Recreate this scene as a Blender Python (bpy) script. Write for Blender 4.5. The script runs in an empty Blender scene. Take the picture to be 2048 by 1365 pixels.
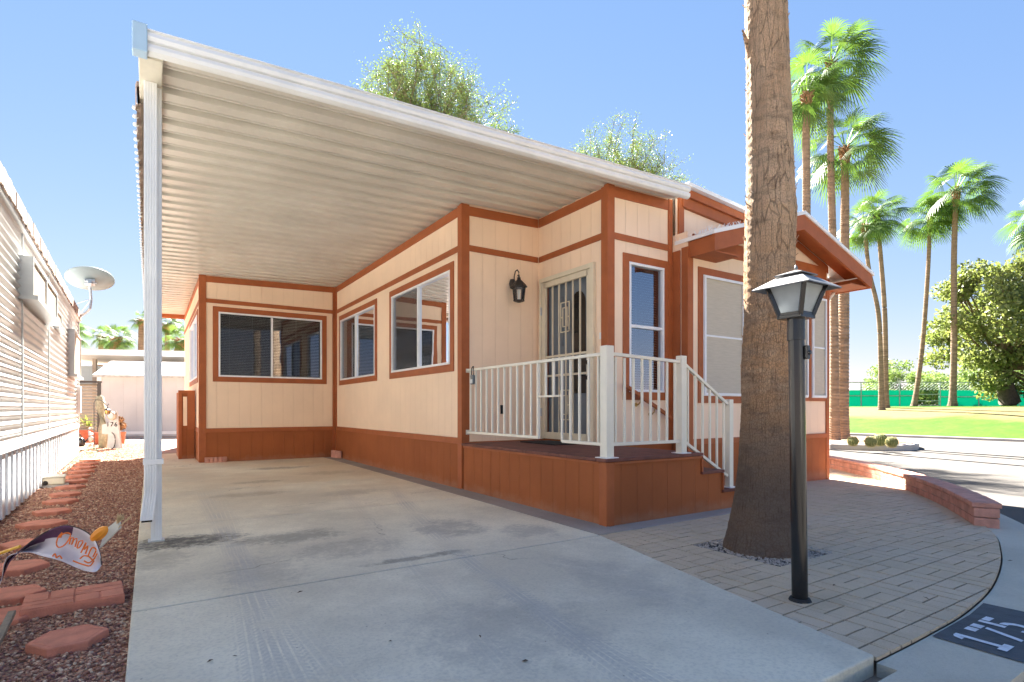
import bpy, bmesh, math, random
import numpy as np
from mathutils import Vector, Matrix
R = math.radians
S = bpy.context.scene
COL = S.collection

# ------------------------------------------------------------------ camera, sky, sun, exposure
F, CX, HY, CH, YAW = 1115.0, 1024.0, 818.0, 1.05, R(33)
cd = bpy.data.cameras.new('camera'); cam = bpy.data.objects.new('camera', cd); COL.objects.link(cam)
cam.location = (0, 0, CH); cam.rotation_euler = (R(90), 0, -YAW)
cd.sensor_width = 36; cd.lens = F / 2048 * 36; cd.shift_y = (HY - 682.5) / 2048
cd.clip_start = 0.05; cd.clip_end = 3000
S.camera = cam
SUN_EL, SUN_AZ = R(42.8), R(16.5)
w = bpy.data.worlds.new('World'); S.world = w; w.use_nodes = True
nt = w.node_tree; bg = nt.nodes['Background']
sky = nt.nodes.new('ShaderNodeTexSky'); sky.sky_type = 'NISHITA'; sky.sun_disc = False
sky.sun_elevation = SUN_EL; sky.sun_rotation = SUN_AZ; sky.air_density = 1.0; sky.dust_density = 0.0; sky.ozone_density = 3.0
sep_ = nt.nodes.new('ShaderNodeSeparateColor'); com_ = nt.nodes.new('ShaderNodeCombineColor'); nt.links.new(sky.outputs[0], sep_.inputs[0])
for k_, (pw_, am_) in enumerate(((.80, .445), (.56, .605), (.25, 1.27))):     # soften the glare round the sun and horizon
    p_ = nt.nodes.new('ShaderNodeMath'); p_.operation = 'POWER'; nt.links.new(sep_.outputs[k_], p_.inputs[0]); p_.inputs[1].default_value = pw_
    m_ = nt.nodes.new('ShaderNodeMath'); m_.operation = 'MULTIPLY'; nt.links.new(p_.outputs[0], m_.inputs[0]); m_.inputs[1].default_value = am_; nt.links.new(m_.outputs[0], com_.inputs[k_])
nt.links.new(com_.outputs[0], bg.inputs[0]); bg.inputs[1].default_value = 0.05
sl = bpy.data.lights.new('sun', 'SUN'); sl.energy = 5.0; sl.angle = R(0.5); sl.color = (1, .95, .87)
so = bpy.data.objects.new('sun', sl); COL.objects.link(so); so.location = (5, 20, 30)
so.rotation_euler = (R(90) - SUN_EL, 0, math.pi - SUN_AZ)
S.view_settings.view_transform = 'Standard'; S.view_settings.look = 'None'
S.view_settings.exposure = 3.4; S.view_settings.gamma = 1
try:
    S.cycles.max_bounces = 10; S.cycles.diffuse_bounces = 6; S.cycles.transparent_max_bounces = 12
except Exception: pass

# ------------------------------------------------------------------ helpers
def gp(px, py, z=0.0):
    d = F * (CH - z) / (py - HY); l = d * (px - CX) / F
    return (d*math.sin(YAW)+l*math.cos(YAW), d*math.cos(YAW)-l*math.sin(YAW))
def dp(px, depth):
    l = depth * (px - CX) / F
    return (depth*math.sin(YAW)+l*math.cos(YAW), depth*math.cos(YAW)-l*math.sin(YAW))
def zz(py, depth): return CH + (HY - py) * depth / F

GX = [(-1e5, 0), (5, 0), (12, -.13), (29, -.20), (31, -.1), (34, .25), (38, .85), (41, 1.15), (44, 1.25), (1e5, 1.25)]
def gz(x):
    for (a, za), (b, zb) in zip(GX, GX[1:]):
        if x <= b: return za + (zb-za)*(x-a)/(b-a)
    return 1.25

def tag(o, label=None, cat=None, group=None, kind=None):
    if label: o['label'] = label
    if cat: o['category'] = cat
    if group: o['group'] = group
    if kind: o['kind'] = kind
    return o
def empty(name, loc, label, cat, group=None, rz=0):
    o = bpy.data.objects.new(name, None); COL.objects.link(o); o.empty_display_size = .1
    o.location = loc; o.rotation_euler = (0, 0, rz)
    return tag(o, label, cat, group)
def origin(o):
    v = Vector((0, 0, 0))
    while o: v += o.location; o = o.parent
    return v
class MB:
    def __init__(s): s.v = []; s.f = []; s.mi = []
    def add(s, vs, fs, m=0):
        n = len(s.v); s.v += [tuple(p) for p in vs]; s.f += [tuple(n+i for i in f) for f in fs]; s.mi += [m]*len(fs); return s
    def box(s, x0, x1, y0, y1, z0, z1, m=0):
        x0, x1 = sorted((x0, x1)); y0, y1 = sorted((y0, y1)); z0, z1 = sorted((z0, z1))
        return s.add([(x0,y0,z0),(x1,y0,z0),(x1,y1,z0),(x0,y1,z0),(x0,y0,z1),(x1,y0,z1),(x1,y1,z1),(x0,y1,z1)],
              [(0,3,2,1),(4,5,6,7),(0,1,5,4),(1,2,6,5),(2,3,7,6),(3,0,4,7)], m)
    def obox(s, c, ax, ay, az, hx, hy, hz, m=0):
        c, ax, ay, az = Vector(c), Vector(ax).normalized(), Vector(ay).normalized(), Vector(az).normalized()
        P = [c+ax*hx*i+ay*hy*j+az*hz*k for i,j,k in ((-1,-1,-1),(1,-1,-1),(1,1,-1),(-1,1,-1),(-1,-1,1),(1,-1,1),(1,1,1),(-1,1,1))]
        return s.add(P, [(0,3,2,1),(4,5,6,7),(0,1,5,4),(1,2,6,5),(2,3,7,6),(3,0,4,7)], m)
    def bar(s, a, b, wd, th, up=(0,0,1)):
        a, b = Vector(a), Vector(b); d = (b-a); L = d.length; d.normalize(); u = Vector(up)
        sd = d.cross(u)
        if sd.length < 1e-4: sd = d.cross(Vector((0, 1, 0)))
        sd.normalize(); n = sd.cross(d)
        return s.obox((a+b)/2, d, sd, n, L/2, wd/2, th/2)
    def quad(s, a, b, c, d, m=0): return s.add([a, b, c, d], [(0,1,2,3)], m)
    def tube(s, pts, rads, n=10, cap=True, m=0):
        pts = [Vector(p) for p in pts]
        if not hasattr(rads, '__len__'): rads = [rads]*len(pts)
        vs = []; fs = []
        for i, p in enumerate(pts):
            d = (pts[min(i+1, len(pts)-1)] - pts[max(i-1, 0)]).normalized()
            a = d.cross(Vector((0, 0, 1)))
            if a.length < .05: a = d.cross(Vector((0, 1, 0)))
            a.normalize(); b = d.cross(a)
            for k in range(n):
                t = 2*math.pi*k/n; vs.append(p + (a*math.cos(t)+b*math.sin(t))*rads[i])
        for i in range(len(pts)-1):
            for k in range(n):
                k2 = (k+1) % n; fs.append((i*n+k, (i+1)*n+k, (i+1)*n+k2, i*n+k2))
        if cap:
            fs.append(tuple(range(n))); fs.append(tuple((len(pts)-1)*n+k for k in reversed(range(n))))
        return s.add(vs, fs, m)
    def lathe(s, c, prof, n=16, m=0, sq=None):
        vs = []; fs = []
        for (r, z) in prof:
            for k in range(n):
                t = 2*math.pi*(k+.5)/n; vs.append((c[0]+r*math.cos(t), c[1]+r*math.sin(t), c[2]+z))
        for i in range(len(prof)-1):
            for k in range(n):
                k2 = (k+1) % n; fs.append((i*n+k, i*n+k2, (i+1)*n+k2, (i+1)*n+k))
        fs.append(tuple(reversed(range(n)))); fs.append(tuple((len(prof)-1)*n+k for k in range(n)))
        return s.add(vs, fs, m)
    def prism(s, poly, z0, z1, m=0):
        n = len(poly); area = sum(poly[i][0]*poly[(i+1)%n][1]-poly[(i+1)%n][0]*poly[i][1] for i in range(n))
        if area < 0: poly = poly[::-1]
        f0 = z0 if callable(z0) else (lambda x: z0); f1 = z1 if callable(z1) else (lambda x: z1)
        vs = [(x, y, f0(x)) for x, y in poly]+[(x, y, f1(x)) for x, y in poly]
        return s.add(vs, [tuple(reversed(range(n))), tuple(n+i for i in range(n))]+[(i,(i+1)%n,n+(i+1)%n,n+i) for i in range(n)], m)
    def build(s, name, mat, parent=None, local=False, smooth=False, bevel=0, fix=False):
        me = bpy.data.meshes.new(name)
        off = Vector((0,0,0)) if (local or not parent) else origin(parent)
        me.from_pydata([(p[0]-off.x, p[1]-off.y, p[2]-off.z) for p in s.v], [], s.f)
        for m_ in (mat if isinstance(mat, (list, tuple)) else [mat]): me.materials.append(m_)
        me.polygons.foreach_set('material_index', s.mi)
        if smooth: me.polygons.foreach_set('use_smooth', [True]*len(me.polygons))
        if fix:
            bm = bmesh.new(); bm.from_mesh(me); bmesh.ops.recalc_face_normals(bm, faces=bm.faces); bm.to_mesh(me); bm.free()
        me.update()
        o = bpy.data.objects.new(name, me); COL.objects.link(o); o.parent = parent
        if bevel:
            b = o.modifiers.new('bevel', 'BEVEL'); b.width = bevel; b.segments = 2; b.limit_method = 'ANGLE'
        return o
def npmesh(name, V, Fq, mat, parent=None, local=False, smooth=False):
    V = np.asarray(V, dtype=np.float32).reshape(-1, 3); Fq = np.asarray(Fq, dtype=np.int32)
    if parent and not local:
        o_ = origin(parent); V = V - np.array([o_.x, o_.y, o_.z], dtype=np.float32)
    me = bpy.data.meshes.new(name); k = Fq.shape[1]
    me.vertices.add(len(V)); me.vertices.foreach_set('co', V.ravel())
    me.loops.add(Fq.size); me.loops.foreach_set('vertex_index', Fq.ravel())
    me.polygons.add(len(Fq)); me.polygons.foreach_set('loop_start', np.arange(0, Fq.size, k, dtype=np.int32))
    if smooth: me.polygons.foreach_set('use_smooth', np.ones(len(Fq), dtype=bool))
    me.materials.append(mat); me.update(calc_edges=True); me.validate()
    o = bpy.data.objects.new(name, me); COL.objects.link(o); o.parent = parent
    return o
def copy_tree(o, parent=None):
    c = o.copy(); COL.objects.link(c)
    if parent: c.parent = parent
    for ch in list(o.children): copy_tree(ch, c)
    return c

# ------------------------------------------------------------------ materials
class NB:
    def __init__(s, name):
        s.m = bpy.data.materials.new(name); s.m.use_nodes = True; s.t = s.m.node_tree
        s.p = s.t.nodes['Principled BSDF']; s.out = s.t.nodes['Material Output']
        s.tc = s.t.nodes.new('ShaderNodeTexCoord').outputs['Object']
    def n(s, ty, **kw):
        nd = s.t.nodes.new(ty)
        for k, v in kw.items(): setattr(nd, k, v)
        return nd
    def lk(s, a, b): s.t.links.new(a, b)
    def val(s, sock, v):
        if isinstance(v, bpy.types.NodeSocket): s.lk(v, sock)
        else: sock.default_value = v
    def math(s, op, a, b=0.0, c=0.0):
        nd = s.n('ShaderNodeMath', operation=op)
        for i, v in enumerate((a, b, c)): s.val(nd.inputs[i], v)
        return nd.outputs[0]
    def map(s, sc=(1,1,1), rot=(0,0,0), src=None, loc=(0,0,0)):
        nd = s.n('ShaderNodeMapping'); s.lk(src or s.tc, nd.inputs[0]); nd.inputs['Scale'].default_value = sc
        nd.inputs['Rotation'].default_value = rot; nd.inputs['Location'].default_value = loc; return nd.outputs[0]
    def noise(s, scale, detail=5, rough=.6, vec=None, dist=0):
        nd = s.n('ShaderNodeTexNoise'); s.lk(vec or s.tc, nd.inputs['Vector']); nd.inputs['Scale'].default_value = scale
        nd.inputs['Detail'].default_value = detail; nd.inputs['Roughness'].default_value = rough; nd.inputs['Distortion'].default_value = dist
        return nd.outputs[0]
    def voro(s, scale, vec=None, feature='F1', out=0):
        nd = s.n('ShaderNodeTexVoronoi', feature=feature); s.lk(vec or s.tc, nd.inputs['Vector']); nd.inputs['Scale'].default_value = scale
        return nd.outputs[out]
    def rng(s, v, a, b, c=0.0, d=1.0, smooth=True):
        nd = s.n('ShaderNodeMapRange'); nd.interpolation_type = 'SMOOTHSTEP' if smooth else 'LINEAR'
        s.val(nd.inputs[0], v); nd.inputs[1].default_value = a; nd.inputs[2].default_value = b; nd.inputs[3].default_value = c; nd.inputs[4].default_value = d
        return nd.outputs[0]
    def mix(s, f, a, b, mode='MIX'):
        nd = s.n('ShaderNodeMix', data_type='RGBA', blend_type=mode)
        s.val(nd.inputs[0], f)
        for i, v in ((6, a), (7, b)):
            if isinstance(v, bpy.types.NodeSocket): s.lk(v, nd.inputs[i])
            else: nd.inputs[i].default_value = (*v[:3], 1)
        return nd.outputs[2]
    def sep(s, v=None):
        nd = s.n('ShaderNodeSeparateXYZ'); s.lk(v or s.tc, nd.inputs[0]); return nd.outputs
    def comb(s, x=0.0, y=0.0, z=0.0):
        nd = s.n('ShaderNodeCombineXYZ')
        for i, v in enumerate((x, y, z)): s.val(nd.inputs[i], v)
        return nd.outputs[0]
    def bump(s, h, dist=.01, strength=1.0):
        nd = s.n('ShaderNodeBump'); s.lk(h, nd.inputs['Height']); nd.inputs['Distance'].default_value = dist; nd.inputs['Strength'].default_value = strength
        s.lk(nd.outputs[0], s.p.inputs['Normal'])
    def fin(s, col, rough=.7, metal=0.0, spec=.5):
        if isinstance(col, bpy.types.NodeSocket): s.lk(col, s.p.inputs['Base Color'])
        else: s.p.inputs['Base Color'].default_value = (*col, 1)
        s.val(s.p.inputs['Roughness'], rough); s.p.inputs['Metallic'].default_value = metal
        s.p.inputs['Specular IOR Level'].default_value = spec
        return s.m
def cm(c, k): return tuple(min(1, x*k) for x in c)
def mat(name, col, rough=.6, var=.12, scale=4, bump=0.0, bscale=60, metal=0.0, spec=.5):
    b = NB(name); f = b.noise(scale, 6)
    c = b.mix(b.rng(f, .3, .7), cm(col, 1-var), cm(col, 1+var))
    if bump: b.bump(b.noise(bscale, 4), bump)
    return b.fin(c, rough, metal, spec)

def siding(name, col, groove=.2032, gstr=1.0, wood=.5, var=.04, rough=.75, dusty=False):
    b = NB(name); xs = b.sep(); u = b.math('ADD', xs[0], xs[1])
    wob = b.math('FRACT', b.math('DIVIDE', u, groove))
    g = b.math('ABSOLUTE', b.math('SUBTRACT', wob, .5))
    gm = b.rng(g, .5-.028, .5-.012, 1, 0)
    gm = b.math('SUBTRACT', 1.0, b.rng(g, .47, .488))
    gr = b.noise(1.0, 4, .65, b.comb(b.math('MULTIPLY', u, 70), b.math('MULTIPLY', xs[2], 2.2)))
    big = b.noise(1.3, 4)
    h = b.math('ADD', b.math('MULTIPLY', gm, gstr), b.math('MULTIPLY', gr, .12*wood))
    b.bump(h, .006)
    c = b.mix(b.rng(big, .3, .7), cm(col, 1-var), cm(col, 1+var))
    c = b.mix(b.math('MULTIPLY', b.rng(gr, .35, .75), .16*wood), c, cm(col, .72))
    c = b.mix(b.math('MULTIPLY', b.math('SUBTRACT', 1.0, gm), .10), c, cm(col, .55))  # slight groove shade painted into the siding colour, on top of the bump
    if dusty: c = b.mix(b.math('MULTIPLY', b.rng(b.math('ADD', xs[2], b.math('MULTIPLY', b.math('SUBTRACT', b.noise(7, 6, .7), .5), .25)), .13, -.02), .2), c, (.50, .36, .26))
    return b.fin(c, rough, spec=.25)

PEACH = (.88, .67, .485); BROWN = (.36, .102, .032)
M = {}
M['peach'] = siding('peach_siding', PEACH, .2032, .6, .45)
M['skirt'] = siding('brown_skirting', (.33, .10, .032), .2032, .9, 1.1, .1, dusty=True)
M['trim'] = mat('brown_trim_paint', BROWN, .55, .08, 6, .002, 90, spec=.3)
M['trimdk'] = mat('composite_decking', (.17, .062, .045), .6, .2, 9, .002, 60, spec=.3)
M['white'] = mat('white_paint', (.80, .80, .78), .4, .03, 5)
M['ivory'] = mat('ivory_powder_coat', (.76, .72, .60), .35, .03, 5)
M['cream'] = mat('cream_powder_coat', (.70, .62, .46), .4, .04, 5)
M['white_vinyl'] = mat('white_window_vinyl', (.78, .79, .80), .35, .03, 7)
M['gutter'] = mat('white_aluminium', (.76, .76, .74), .35, .05, 3, spec=.6)
M['black'] = mat('black_paint', (.007, .007, .008), .2, .3, 20, spec=.6)
M['bronze'] = mat('dark_bronze_metal', (.030, .024, .020), .45, .3, 40, .001, 150)
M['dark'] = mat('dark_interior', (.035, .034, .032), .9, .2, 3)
M['doorgrey'] = mat('grey_door_paint', (.16, .19, .22), .5, .06, 4)
M['blind'] = mat('white_blind', (.68, .68, .65), .5, .03, 6)
M['brass'] = mat('brass', (.45, .28, .09), .35, .15, 30, metal=.9)
M['rust'] = mat('rusty_edge', (.36, .27, .22), .85, .4, 9, .006, 50)
M['rubber'] = mat('black_rubber', (.02, .02, .02), .9, .3, 40, .003, 120)
M['steel'] = mat('galvanised_steel', (.42, .45, .47), .45, .15, 12, metal=.4)
M['dish'] = mat('grey_dish_paint', (.16, .19, .19), .5, .06, 5)
M['stepping'] = mat('red_concrete_stone', (.56, .21, .13), .9, .15, 10, .004, 110)
M['redbrick'] = mat('pink_wall_block', (.55, .27, .20), .9, .2, 7, .008, 60)
M['mortar'] = mat('grey_mortar', (.33, .27, .24), .95, .2, 9, .006, 60)
M['terracotta'] = mat('terracotta', (.42, .09, .035), .5, .15, 8)
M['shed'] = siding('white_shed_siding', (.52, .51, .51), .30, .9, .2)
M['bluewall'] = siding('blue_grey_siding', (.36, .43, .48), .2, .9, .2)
M['tanlouvre'] = mat('tan_louvre', (.33, .27, .20), .7, .1, 6)
M['wood'] = mat('weathered_timber', (.25, .20, .14), .9, .3, 8, .006, 60)
M['screen'] = None
b = NB('tan_solar_screen'); xs = b.sep(); u = b.math('ADD', xs[0], xs[1])
wv = b.noise(1, 4, .6, b.comb(b.math('MULTIPLY', u, 6), b.math('MULTIPLY', xs[2], 60)))
b.bump(b.noise(700, 2), .0015)
M['screen'] = b.fin(b.mix(b.rng(wv, .3, .7), (.50, .45, .36), (.56, .50, .41)), .9, spec=.1)

def glassmat(name, tint, ior, rough=.0):
    b = NB(name); t = b.n('ShaderNodeBsdfTransparent'); t.inputs[0].default_value = (*tint, 1)
    g = b.n('ShaderNodeBsdfGlossy'); g.inputs['Roughness'].default_value = rough; g.inputs[0].default_value = (.82, .88, 1, 1)
    fr = b.n('ShaderNodeFresnel'); fr.inputs['IOR'].default_value = ior
    nz = b.n('ShaderNodeBump'); b.lk(b.noise(1.7, 2), nz.inputs['Height']); nz.inputs['Distance'].default_value = .0025; nz.inputs['Strength'].default_value = .4
    b.lk(nz.outputs[0], g.inputs['Normal'])
    mx = b.n('ShaderNodeMixShader'); b.lk(fr.outputs[0], mx.inputs[0]); b.lk(t.outputs[0], mx.inputs[1]); b.lk(g.outputs[0], mx.inputs[2])
    b.lk(mx.outputs[0], b.out.inputs[0]); return b.m
M['glass'] = glassmat('window_glass', (.50, .56, .55), 1.9)
b = NB('insect_screen'); t = b.n('ShaderNodeBsdfTransparent'); b.fin((.045, .045, .045), .8); mx = b.n('ShaderNodeMixShader'); mx.inputs[0].default_value = .42
b.lk(t.outputs[0], mx.inputs[1]); b.lk(b.p.outputs[0], mx.inputs[2]); b.lk(mx.outputs[0], b.out.inputs[0]); M['insect'] = b.m
M['blueglass'] = glassmat('coated_window_glass', (.42, .50, .58), 3.4)
M['lampglass'] = glassmat('clear_glass', (.92, .95, .95), 1.5)
b = NB('frosted_lamp_glass'); t = b.n('ShaderNodeBsdfTranslucent'); t.inputs[0].default_value = (.75, .80, .82, 1)
mx = b.n('ShaderNodeMixShader'); mx.inputs[0].default_value = .5; b.fin(b.mix(b.rng(b.noise(9, 3), .3, .7), (.42, .46, .48), (.60, .64, .65)), .3); b.lk(t.outputs[0], mx.inputs[1]); b.lk(b.p.outputs[0], mx.inputs[2]); b.lk(mx.outputs[0], b.out.inputs[0])
M['frosted'] = b.m

# corrugated awning underside
b = NB('cream_awning_pan'); c = b.mix(b.rng(b.noise(1.2, 5), .3, .75), (.60, .56, .48), (.70, .66, .575))
c = b.mix(b.math('MULTIPLY', b.rng(b.noise(1, 5, .7, b.map((.6, 8, 1))), .55, .8), .18), c, (.48, .40, .30))
M['pan'] = b.fin(c, .28, spec=.6)

# driveway
b = NB('driveway_concrete'); xs = b.sep(); X, Y = xs[0], xs[1]
f1 = b.noise(.55, 8, .65); f2 = b.noise(60, 3, .6); f3 = b.noise(2.4, 8, .7, dist=.6)
c = b.mix(b.rng(f1, .36, .64), (.56, .505, .385), (.76, .695, .53))
c = b.mix(b.math('MULTIPLY', b.rng(f3, .5, .75), .45), c, (.80, .735, .58))
warm = b.math('MULTIPLY', b.rng(Y, 4.5, 9.5), .55)
c = b.mix(b.math('MULTIPLY', warm, b.rng(b.noise(.8, 6, .6, b.map(loc=(7, 3, 0))), .3, .6)), c, (.62, .48, .31))
def spot(cx, cy, rx, ry, a, col, cc, edge=.9):
    dx = b.math('DIVIDE', b.math('SUBTRACT', X, cx), rx); dy = b.math('DIVIDE', b.math('SUBTRACT', Y, cy), ry)
    r = b.math('ADD', b.math('MULTIPLY', dx, dx), b.math('MULTIPLY', dy, dy))
    r = b.math('ADD', r, b.math('MULTIPLY', b.math('ADD', b.math('MULTIPLY', b.math('SUBTRACT', b.noise(4.5, 8, .8), .5), 1.0), b.math('MULTIPLY', b.math('SUBTRACT', b.noise(26, 5, .75), .5), .45)), 4.2*edge))
    return b.mix(b.math('MULTIPLY', b.rng(r, 1.1, -.1), a), cc, col)
for q in ((.22, 5.05, .50, .30, .85, (.05,.047,.043)), (.05, 4.55, .22, .35, .35, (.10,.09,.08)), (.95, 4.75, .50, .28, .5, (.10,.095,.09)), (1.25, 4.15, .45, .30, .35, (.14,.13,.125)), (1.60, 3.62, .42, .07, .6, (.07,.065,.06)),
          (2.2, 4.4, .35, .45, .5, (.17,.165,.16)), (2.7, 3.9, .3, .3, .4, (.17,.17,.17)), (.6, 3.9, .3, .5, .35, (.2,.19,.18)), (1.0, 7.4, .5, .25, .4, (.2,.17,.13)), (2.4, 9.2, .5, .35, .35, (.2,.17,.13)), (1.9, 10.4, .6, .25, .5, (.13,.12,.10)), (1.3, 8.6, .4, .2, .4, (.13,.12,.10)), (1.4, 2.2, .55, .5, .30, (.18,.18,.185)), (2.1, 6.9, .5, .3, .3, (.2,.18,.15)), (2.4, 2.5, .3, .7, .25, (.19,.19,.2))):
    c = spot(q[0], q[1], q[2], q[3], q[4], q[5], c)
def track(a0, a1, a2, w_, alpha, cc, y0=-1, y1=9):
    cen = b.math('ADD', b.math('ADD', b.math('MULTIPLY', Y, a1), a0), b.math('MULTIPLY', b.math('MULTIPLY', Y, Y), a2))
    t = b.math('SUBTRACT', X, cen); at = b.math('ABSOLUTE', t)
    band = b.rng(at, w_, w_*.86); ribs = b.rng(b.math('ABSOLUTE', b.math('SINE', b.math('MULTIPLY', t, math.pi*2.5/w_))), .25, .5)
    tr = b.rng(b.math('SINE', b.math('MULTIPLY', b.math('ADD', Y, b.math('MULTIPLY', at, .8)), 175)), -.5, .3)
    edge = b.rng(at, w_*.45, w_*.6); pat = b.math('MULTIPLY', ribs, b.math('MAXIMUM', b.math('SUBTRACT', 1.0, edge), tr))
    m_ = b.math('MULTIPLY', b.math('MULTIPLY', band, pat), b.math('MULTIPLY', b.rng(Y, y0, y0+1.0), b.rng(Y, y1, y1-2.0)))
    m_ = b.math('MULTIPLY', m_, b.rng(b.noise(2.2, 4), .3, .6))
    return b.mix(b.math('MULTIPLY', m_, alpha*.7), cc, (.40, .385, .35))
for tr_ in ((.42, .02, .0, .10, .5), (.16, .10, -.004, .10, .45), (.75, -.07, .005, .09, .35), (1.35, .11, .012, .09, .5, -1, 7.5), (1.62, -.03, .026, .085, .45, -1, 8), (.9, .16, 0, .09, .28)):
    c = track(tr_[0], tr_[1], tr_[2], tr_[3], tr_[4], c, *(tr_[5:] or ()))
ck = b.n('ShaderNodeTexVoronoi', feature='DISTANCE_TO_EDGE'); wv_ = b.n('ShaderNodeVectorMath', operation='ADD'); b.lk(b.tc, wv_.inputs[0]); nn_ = b.n('ShaderNodeTexNoise'); nn_.inputs['Scale'].default_value = 3.5; nn_.inputs['Detail'].default_value = 8; b.lk(b.tc, nn_.inputs['Vector'])
vs_ = b.n('ShaderNodeVectorMath', operation='SCALE'); b.lk(nn_.outputs['Color'], vs_.inputs[0]); vs_.inputs['Scale'].default_value = .45; b.lk(vs_.outputs[0], wv_.inputs[1]); b.lk(wv_.outputs[0], ck.inputs['Vector']); ck.inputs['Scale'].default_value = .42
c = b.mix(b.math('MULTIPLY', b.math('MULTIPLY', b.rng(ck.outputs[0], .0035, .001), b.rng(b.noise(.7, 3), .52, .6)), .55), c, (.12, .11, .10))
spk = b.voro(9, out=0); c = b.mix(b.math('MULTIPLY', b.rng(spk, .045, .03), .6), c, (.08, .05, .04))
c = b.mix(b.math('MULTIPLY', b.rng(f2, .42, .7), .22), c, (.26, .25, .235))
b.bump(b.noise(160, 4, .7), .002); M['driveway'] = b.fin(c, .85, spec=.25)
def concrete(name, c0, c1, sp=.2):
    b = NB(name); c = b.mix(b.rng(b.noise(.9, 8, .68), .3, .7), c0, c1)
    c = b.mix(b.math('MULTIPLY', b.rng(b.noise(90, 3), .4, .75), sp), c, cm(c0, .5)); b.bump(b.noise(140, 4, .7), .003)
    return b.fin(c, .88, spec=.2)
M['concrete'] = concrete('sidewalk_concrete', (.48, .44, .345), (.60, .555, .44))
M['darkconc'] = concrete('grey_edge_concrete', (.30, .265, .23), (.38, .34, .30))
M['lightconc'] = concrete('light_kerb_concrete', (.42, .38, .34), (.52, .48, .43))
b = NB('asphalt'); c = b.mix(b.rng(b.noise(.35, 7, .65), .3, .7), (.075, .069, .062), (.105, .096, .087))
c = b.mix(b.math('MULTIPLY', b.rng(b.noise(170, 2), .45, .7), .5), c, (.20, .18, .16)); b.bump(b.noise(120, 3, .7), .006); M['asphalt'] = b.fin(c, .9, spec=.2)
# pavers
b = NB('tan_paver'); c = b.mix(b.voro(4.9, out=1), (.52, .40, .26), (.64, .50, .335))
c = b.mix(b.rng(b.noise(.9, 6), .3, .7), c, (.60, .48, .34)); c = b.mix(b.math('MULTIPLY', b.rng(b.noise(200, 2), .4, .7), .25), c, (.27, .20, .16))
b.bump(b.noise(170, 3, .7), .003); M['paver'] = b.fin(c, .9, spec=.2)
M['joint'] = mat('paver_joint_sand', (.09, .07, .055), .95, .3, 30, .004, 120)
# gravel
def gravelmat(name, cs):
    b = NB(name); r = b.n('ShaderNodeValToRGB'); r.color_ramp.interpolation = 'CONSTANT'
    el = r.color_ramp.elements; el[0].position = 0; el[0].color = (*cs[0], 1); el[1].position = 1/len(cs); el[1].color = (*cs[1], 1)
    for i in range(2, len(cs)): e = el.new(i/len(cs)); e.color = (*cs[i], 1)
    v = b.n('ShaderNodeTexVoronoi'); b.lk(b.tc, v.inputs['Vector']); v.inputs['Scale'].default_value = 75
    sp = b.n('ShaderNodeSeparateColor'); b.lk(v.outputs['Color'], sp.inputs[0]); b.lk(sp.outputs[0], r.inputs[0])
    b.bump(b.math('SUBTRACT', 1.0, v.outputs[0]), .008); return b.fin(r.outputs[0], .9, spec=.25)
GC = [(.30,.15,.105),(.38,.22,.16),(.20,.11,.09),(.46,.30,.22),(.34,.18,.13),(.60,.46,.35),(.25,.12,.11),(.42,.24,.17)]
GC = [(min(1, a*1.12), b_*1.04, c_*.92) for a, b_, c_ in GC]
M['gravelbed'] = gravelmat('gravel_bed', GC)
def islandmat(name, cs):
    b = NB(name); r = b.n('ShaderNodeValToRGB'); r.color_ramp.interpolation = 'CONSTANT'; el = r.color_ramp.elements
    el[0].position = 0; el[0].color = (*cs[0], 1); el[1].position = 1/len(cs); el[1].color = (*cs[1], 1)
    for i in range(2, len(cs)): e = el.new(i/len(cs)); e.color = (*cs[i], 1)
    g = b.n('ShaderNodeNewGeometry'); b.lk(g.outputs['Random Per Island'], r.inputs[0]); return b.fin(r.outputs[0], .85, spec=.3)
M['stones'] = islandmat('gravel_stones', GC)
b = NB('desert_soil'); c = b.mix(b.rng(b.noise(.3, 7), .3, .7), (.33, .24, .17), (.42, .31, .23)); b.bump(b.noise(40, 4), .01); M['soil'] = b.fin(c, .95, spec=.1)
b = NB('lawn_grass'); xs = b.sep()
dry = b.math('MULTIPLY', b.rng(b.math('ADD', xs[0], b.math('MULTIPLY', b.math('SUBTRACT', b.noise(.22, 4), .5), 9)), 34.5, 37.5), b.rng(b.math('ADD', xs[0], b.math('MULTIPLY', b.math('SUBTRACT', b.noise(.35, 4), .5), 7)), 43, 40.5))
c = b.mix(b.rng(b.noise(1.1, 7, .7), .3, .7), (.030, .085, .003), (.060, .118, .006))
c = b.mix(b.math('MULTIPLY', dry, .75), c, (.19, .135, .065)); c = b.mix(b.math('MULTIPLY', b.rng(b.noise(9, 4), .5, .75), .3), c, (.16, .18, .045))
b.bump(b.noise(22, 5, .8), .05); M['grass'] = b.fin(c, .9, spec=.15)
b = NB('path_tile'); c = b.mix(b.rng(b.noise(1.5, 6), .3, .7), (.34, .24, .20), (.42, .30, .25)); M['path'] = b.fin(c, .9, spec=.2)

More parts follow.
